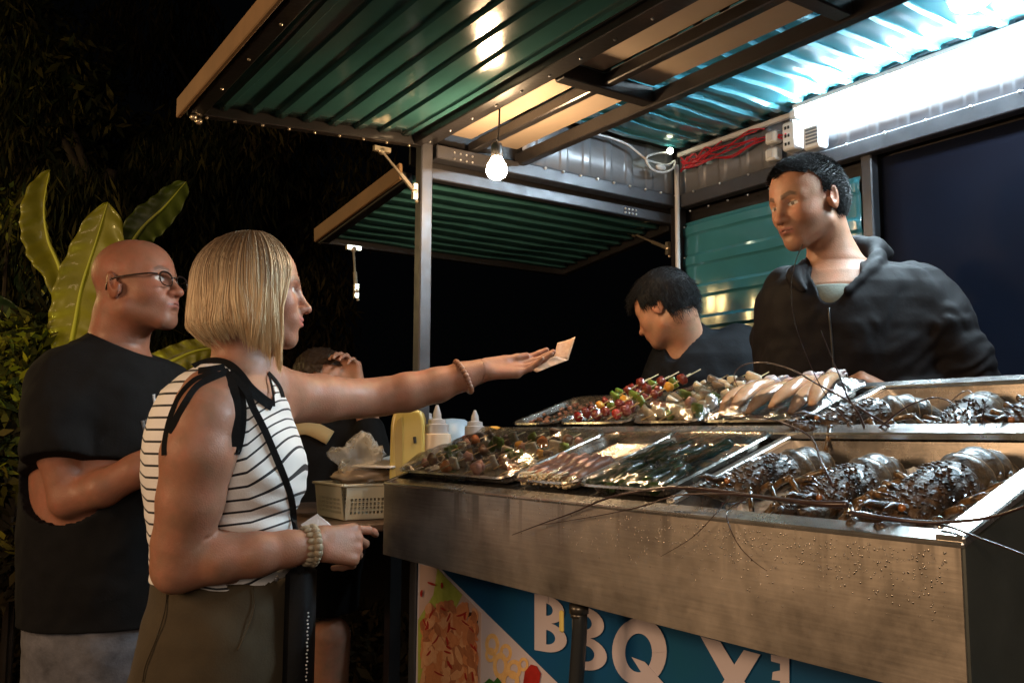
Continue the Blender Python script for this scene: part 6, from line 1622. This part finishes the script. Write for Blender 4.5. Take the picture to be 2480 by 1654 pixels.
# crushed ice
M_ice = mat('crushed_ice', (.74,.74,.76), .25, 0, var=.12, vscale=60, bump=.004, bscale=110, sss=.2, coat=.5)
def ice(x0, x1, y0, y1, dep, seed, name):
    V = []; nx, ny = 60, 100
    for i in range(nx+1):
        for j in range(ny+1):
            x = x0+(x1-x0)*i/nx; y = y0+(y1-y0)*j/ny; p = Vector((x*60, y*60, seed)); h = .010*mnoise.noise(p*.22)+.0045*abs(mnoise.noise(p))+.003*mnoise.noise(p*2.3)
            V.append((x, y, zs(x)-dep+h+.012*max(0, (x-x0)/(x1-x0)-.6)))
    F = [(i*(ny+1)+j, (i+1)*(ny+1)+j, (i+1)*(ny+1)+j+1, i*(ny+1)+j+1) for i in range(nx) for j in range(ny)]
    rr = random.Random(seed); mb = MB(); mb.add(V, F)
    for k in range(160):
        x = rr.uniform(x0+.01, x1-.01); y = rr.uniform(y0+.01, y1-.01); M_ = Matrix.Rotation(rr.uniform(0, 3), 4, 'X') @ Matrix.Rotation(rr.uniform(0, 3), 4, 'Y'); M_.translation = (x, y, zs(x)-dep+.004); s_ = rr.uniform(.003, .009)
        mb.box((-s_, -s_*.8, -s_*.7), (s_, s_*.8, s_*.7), M=M_, bev=.0012)
    o = mb.build(name, M_ice); smooth_angle(o, 40); tag(o, 'crushed ice filling the '+('front' if seed == 1 else 'rear')+' steel lobster basin', 'ice', kind='stuff')
ice(X0+.034, 1.256, CY0+.037, .988, .047, 1, 'crushed_ice'); ice(1.309, 1.534, CY0+.037, .988, .072, 2, 'crushed_ice')
# ---------------------------------------------------------------- planting behind the customers
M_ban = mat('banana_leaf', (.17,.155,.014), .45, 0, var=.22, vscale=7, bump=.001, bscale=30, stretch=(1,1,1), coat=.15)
M_banr = mat('banana_midrib', (.42,.42,.07), .5)
M_bants = mat('banana_stem', (.20,.17,.05), .6, 0, var=.3, vscale=10)
def leaf(parent, mid, wl, wr, fold=.25, seed=0, m=M_ban, n=36, rib=.011, tear=True):
    """mid: list of 3D points base to tip; wl, wr half widths in the image plane left/right of the rib"""
    P = smoothpath([Vector(p) for p in mid], 10); n = len(P); V = []; F = []; nw = 7
    for i, p in enumerate(P):
        t = i/(n-1); d = (P[min(i+1, n-1)]-P[max(i-1, 0)]).normalized(); s_ = d.cross(CF).normalized(); nn = s_.cross(d).normalized()
        prof = np.interp(t, [0, .10, .16, .35, .6, .82, .93, 1], [0, .02, .55, .95, 1.0, .80, .48, .0])
        for j in range(-nw, nw+1):
            u = j/nw; w = (wr if u > 0 else wl)*prof*(1+.05*mnoise.noise(Vector((t*9, seed, u))))
            rip = .010*math.sin(t*58+seed+abs(u)*3)*abs(u)+.012*mnoise.noise(Vector((t*5, u*2, seed)))
            V.append(p+s_*u*w+nn*(-fold*abs(u)**1.3*w*.9+rip)+Vector((0,0,-.10))*abs(u)**2*w)
    m_ = 2*nw+1; rr = random.Random(seed)
    cuts = {}
    for i in range(n-1):
        for j in range(m_-1): F.append((i*m_+j, (i+1)*m_+j, (i+1)*m_+j+1, i*m_+j+1))
    o = meshobj('leaf', V, F, m, parent, True); md = o.modifiers.new('t', 'SOLIDIFY'); md.thickness = .0015
    mb = MB(); mb.tube([p-CF*.004 for p in P], [rib*(1.35-1.2*i/(n-1)) for i in range(n)], 8); mb.build('midrib', M_banr, o, smooth=True)
    return o
c = W(190, 1650, 4.4)
bp1 = empty('banana_plant', (c.x, c.y, 0), 'banana plant with a big lamp-lit yellow green leaf behind the bald man', 'banana plant')
D = 4.35
def Lp(pts, d=D): return [W(x, y, d+(q[0] if q else 0)) for x, y, *q in pts]
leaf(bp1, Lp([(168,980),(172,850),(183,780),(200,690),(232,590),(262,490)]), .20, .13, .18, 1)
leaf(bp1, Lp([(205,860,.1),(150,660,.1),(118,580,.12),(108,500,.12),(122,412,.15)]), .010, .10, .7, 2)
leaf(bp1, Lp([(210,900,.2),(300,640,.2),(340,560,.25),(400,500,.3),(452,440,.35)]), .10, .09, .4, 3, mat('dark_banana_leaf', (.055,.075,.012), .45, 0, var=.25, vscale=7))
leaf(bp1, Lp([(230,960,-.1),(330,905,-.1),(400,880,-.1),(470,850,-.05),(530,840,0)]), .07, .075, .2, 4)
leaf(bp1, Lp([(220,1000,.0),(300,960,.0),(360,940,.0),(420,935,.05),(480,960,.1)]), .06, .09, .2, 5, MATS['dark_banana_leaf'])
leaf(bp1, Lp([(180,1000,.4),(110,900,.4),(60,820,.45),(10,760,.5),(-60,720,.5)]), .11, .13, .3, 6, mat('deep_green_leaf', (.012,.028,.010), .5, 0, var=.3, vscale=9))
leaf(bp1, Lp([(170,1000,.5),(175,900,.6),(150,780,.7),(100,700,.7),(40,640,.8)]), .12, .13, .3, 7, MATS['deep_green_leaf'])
mb = MB(); b0 = W(190, 1000, D); mb.tube([(b0.x, b0.y, 0), (b0.x, b0.y, .7), tuple(b0)], [.11,.09,.06], 14); mb.build('stem', M_bants, bp1, smooth=True)

# foliage of the trees and shrubs
def leafcloud(centres, n, size, seed, cols, droop=.6, narrow=.28):
    """centres: list of (centre, radii). returns V,F,C arrays of small pointed leaf quads"""
    rg_ = np.random.default_rng(seed); Vs = []; Cs = []
    for (c, r), cn in zip(centres, np.full(len(centres), n//len(centres))):
        q = rg_.normal(0, 1, (cn, 3)); q /= np.linalg.norm(q, axis=1, keepdims=True); rad = rg_.uniform(.35, 1.0, (cn, 1))**.5
        p = A(c)+q*rad*A(r)
        d = rg_.normal(0, 1, (cn, 3)); d[:, 2] -= droop*2; d /= np.linalg.norm(d, axis=1, keepdims=True)
        s_ = np.cross(d, rg_.normal(0, 1, (cn, 3))); s_ /= np.linalg.norm(s_, axis=1, keepdims=True)+1e-9
        L_ = size*rg_.uniform(.6, 1.5, (cn, 1)); w = L_*narrow
        Vs.append(np.stack([p, p+d*L_*.45+s_*w*.5, p+d*L_, p+d*L_*.45-s_*w*.5], 1).reshape(-1, 3))
        cc = A(cols)[rg_.integers(0, len(cols), cn)]*rg_.uniform(.6, 1.3, (cn, 1)); Cs.append(np.repeat(cc, 4, 0))
    V = np.concatenate(Vs); F = np.arange(len(V)).reshape(-1, 4); return V, F.astype(np.int32), np.concatenate(Cs)
M_fol = mat('leaf_foliage', (.1,.1,.03), .7, 0, attr=True, spec=.15)
def tree(px, d, top, label, seed, cols, spread=1.0, n=15000, size=.09, droop=.9, cz=None, narrow=.2):
    b = W(px, 1050, d); e = empty('tree', (b.x, b.y, 0), label, 'tree', 'dark trees behind the customers'); rr = random.Random(seed)
    mb = MB(); mb.tube(smoothpath([Vector((b.x, b.y, 0)), Vector((b.x+.08, b.y, 1.2)), Vector((b.x-.05, b.y+.1, 2.6)), Vector((b.x, b.y, top*.85))], 4), [.13-.008*i for i in range(13)], 10)
    cen = []
    for i in range(26):
        a = rr.uniform(0, 6.28); h = rr.uniform(cz or 1.6, top); q = Vector((b.x+math.cos(a)*spread*rr.uniform(.2, 1), b.y+math.sin(a)*spread*rr.uniform(.2, 1), h)); cen.append((tuple(q), (rr.uniform(.18, .4), rr.uniform(.18, .4), rr.uniform(.25, .6))))
        if i % 3 == 0: mb.tube([Vector((b.x, b.y, h*.75)), Vector((b.x, b.y, h*.85)).lerp(q, .5), q], [.04,.025,.01], 6)
    mb.build('trunk', mat('dark_bark', (.035,.025,.018), .9, 0, var=.4, vscale=12, bump=.01, bscale=20), e, smooth=True)
    V, F, C = leafcloud(cen, n, size, seed, cols, droop, narrow); meshobj('crown', V, F, M_fol, e, False, C)
G1 = [(.014,.016,.005),(.024,.023,.006),(.045,.038,.009),(.008,.012,.005)]; G2 = [(.028,.020,.008),(.040,.028,.011),(.016,.013,.006)]
tree(240, 5.6, 3.6, 'weeping dark tree with narrow drooping leaves above the banana plant', 1, G1, 1.0, 22000, .11, 1.6, 1.9, .13)
tree(20, 6.2, 4.2, 'dark broad tree at the picture edge beyond the banana plant', 2, G1, 1.3, 16000, .10, .4, 1.5, .3)
tree(560, 7.0, 3.9, 'dim brownish tree behind the blonde woman\'s head', 3, G2, 1.3, 15000, .10, 1.2, 1.6, .2)
tree(520, 8.5, 5.6, 'tall faint tree rising above the front awning edge', 4, G2, 1.6, 15000, .13, 1.8, 3.0, .12)
def shrub(px, py, d, r, label, seed, cols, n=4500, size=.07):
    c = W(px, py, d); e = empty('shrub', (c.x, c.y, 0), label, 'shrub', 'shrubs around the banana plant'); rr = random.Random(seed)
    cen = [((c.x+rr.uniform(-r, r), c.y+rr.uniform(-r, r)*.7, max(.1, c.z+rr.uniform(-r, r))), (r*.5, r*.5, r*.5)) for i in range(9)]
    V, F, C = leafcloud(cen, n, size, seed, cols, .1, .4); meshobj('foliage', V, F, M_fol, e, False, C)
    mb = MB(); mb.tube([(c.x, c.y, 0), (c.x, c.y, c.z)], [.02, .01], 6); mb.build('stem', MATS['dark_bark'], e)
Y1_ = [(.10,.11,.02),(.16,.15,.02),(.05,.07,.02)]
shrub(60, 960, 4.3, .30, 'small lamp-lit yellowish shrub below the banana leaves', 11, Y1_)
shrub(-20, 860, 4.8, .25, 'dim bushy shrub at the picture edge', 12, G1)
shrub(30, 1250, 4.2, .40, 'dark brown shrub beside the bald man\'s back', 13, G2, 6000)
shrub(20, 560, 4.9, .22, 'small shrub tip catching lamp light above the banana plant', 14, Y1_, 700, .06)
V, F, C = leafcloud([((W(x, 1500, 5.0).x, W(x, 1500, 5.0).y, .15), (.7,.7,.22)) for x in (-300, 0, 250, 500, 750)], 9000, .08, 20, G2, -.3, .4)
o = meshobj('ground_cover', V, F, M_fol, None, False, C); tag(o, 'low dark ground cover plants', 'ground cover', kind='stuff')
# small stones on the dim ground
rr = random.Random(6); mb = MB()
for i in range(260):
    p = W(rr.uniform(600, 1100), 1400, rr.uniform(2.8, 6.5)); mb.ball((p.x, p.y, .01), (rr.uniform(.01, .05), rr.uniform(.01, .05), rr.uniform(.01, .02)), 7, 5, wob=.2, seed=i)
o = mb.build('gravel', M_ground, smooth=True); tag(o, 'loose stones scattered on the dark ground', 'gravel', kind='stuff')
# stall and what is fixed to it enlarged about the camera position; base sinks
KS = 1.052; ENL = Matrix.Translation((0, 0, -.0702)) @ Matrix.Scale(KS, 4)
for o in list(scene.objects):
    if o.parent is None and (o.name.split('.')[0] in ('food_stall','banner','hanging_bulb','tube_lamp','ceiling_lamp','cable_trunking','conduit','white_cable','red_wires','pilot_light','switch_box','power_outlet','breaker_box')):
        o.matrix_basis = ENL @ o.matrix_basis
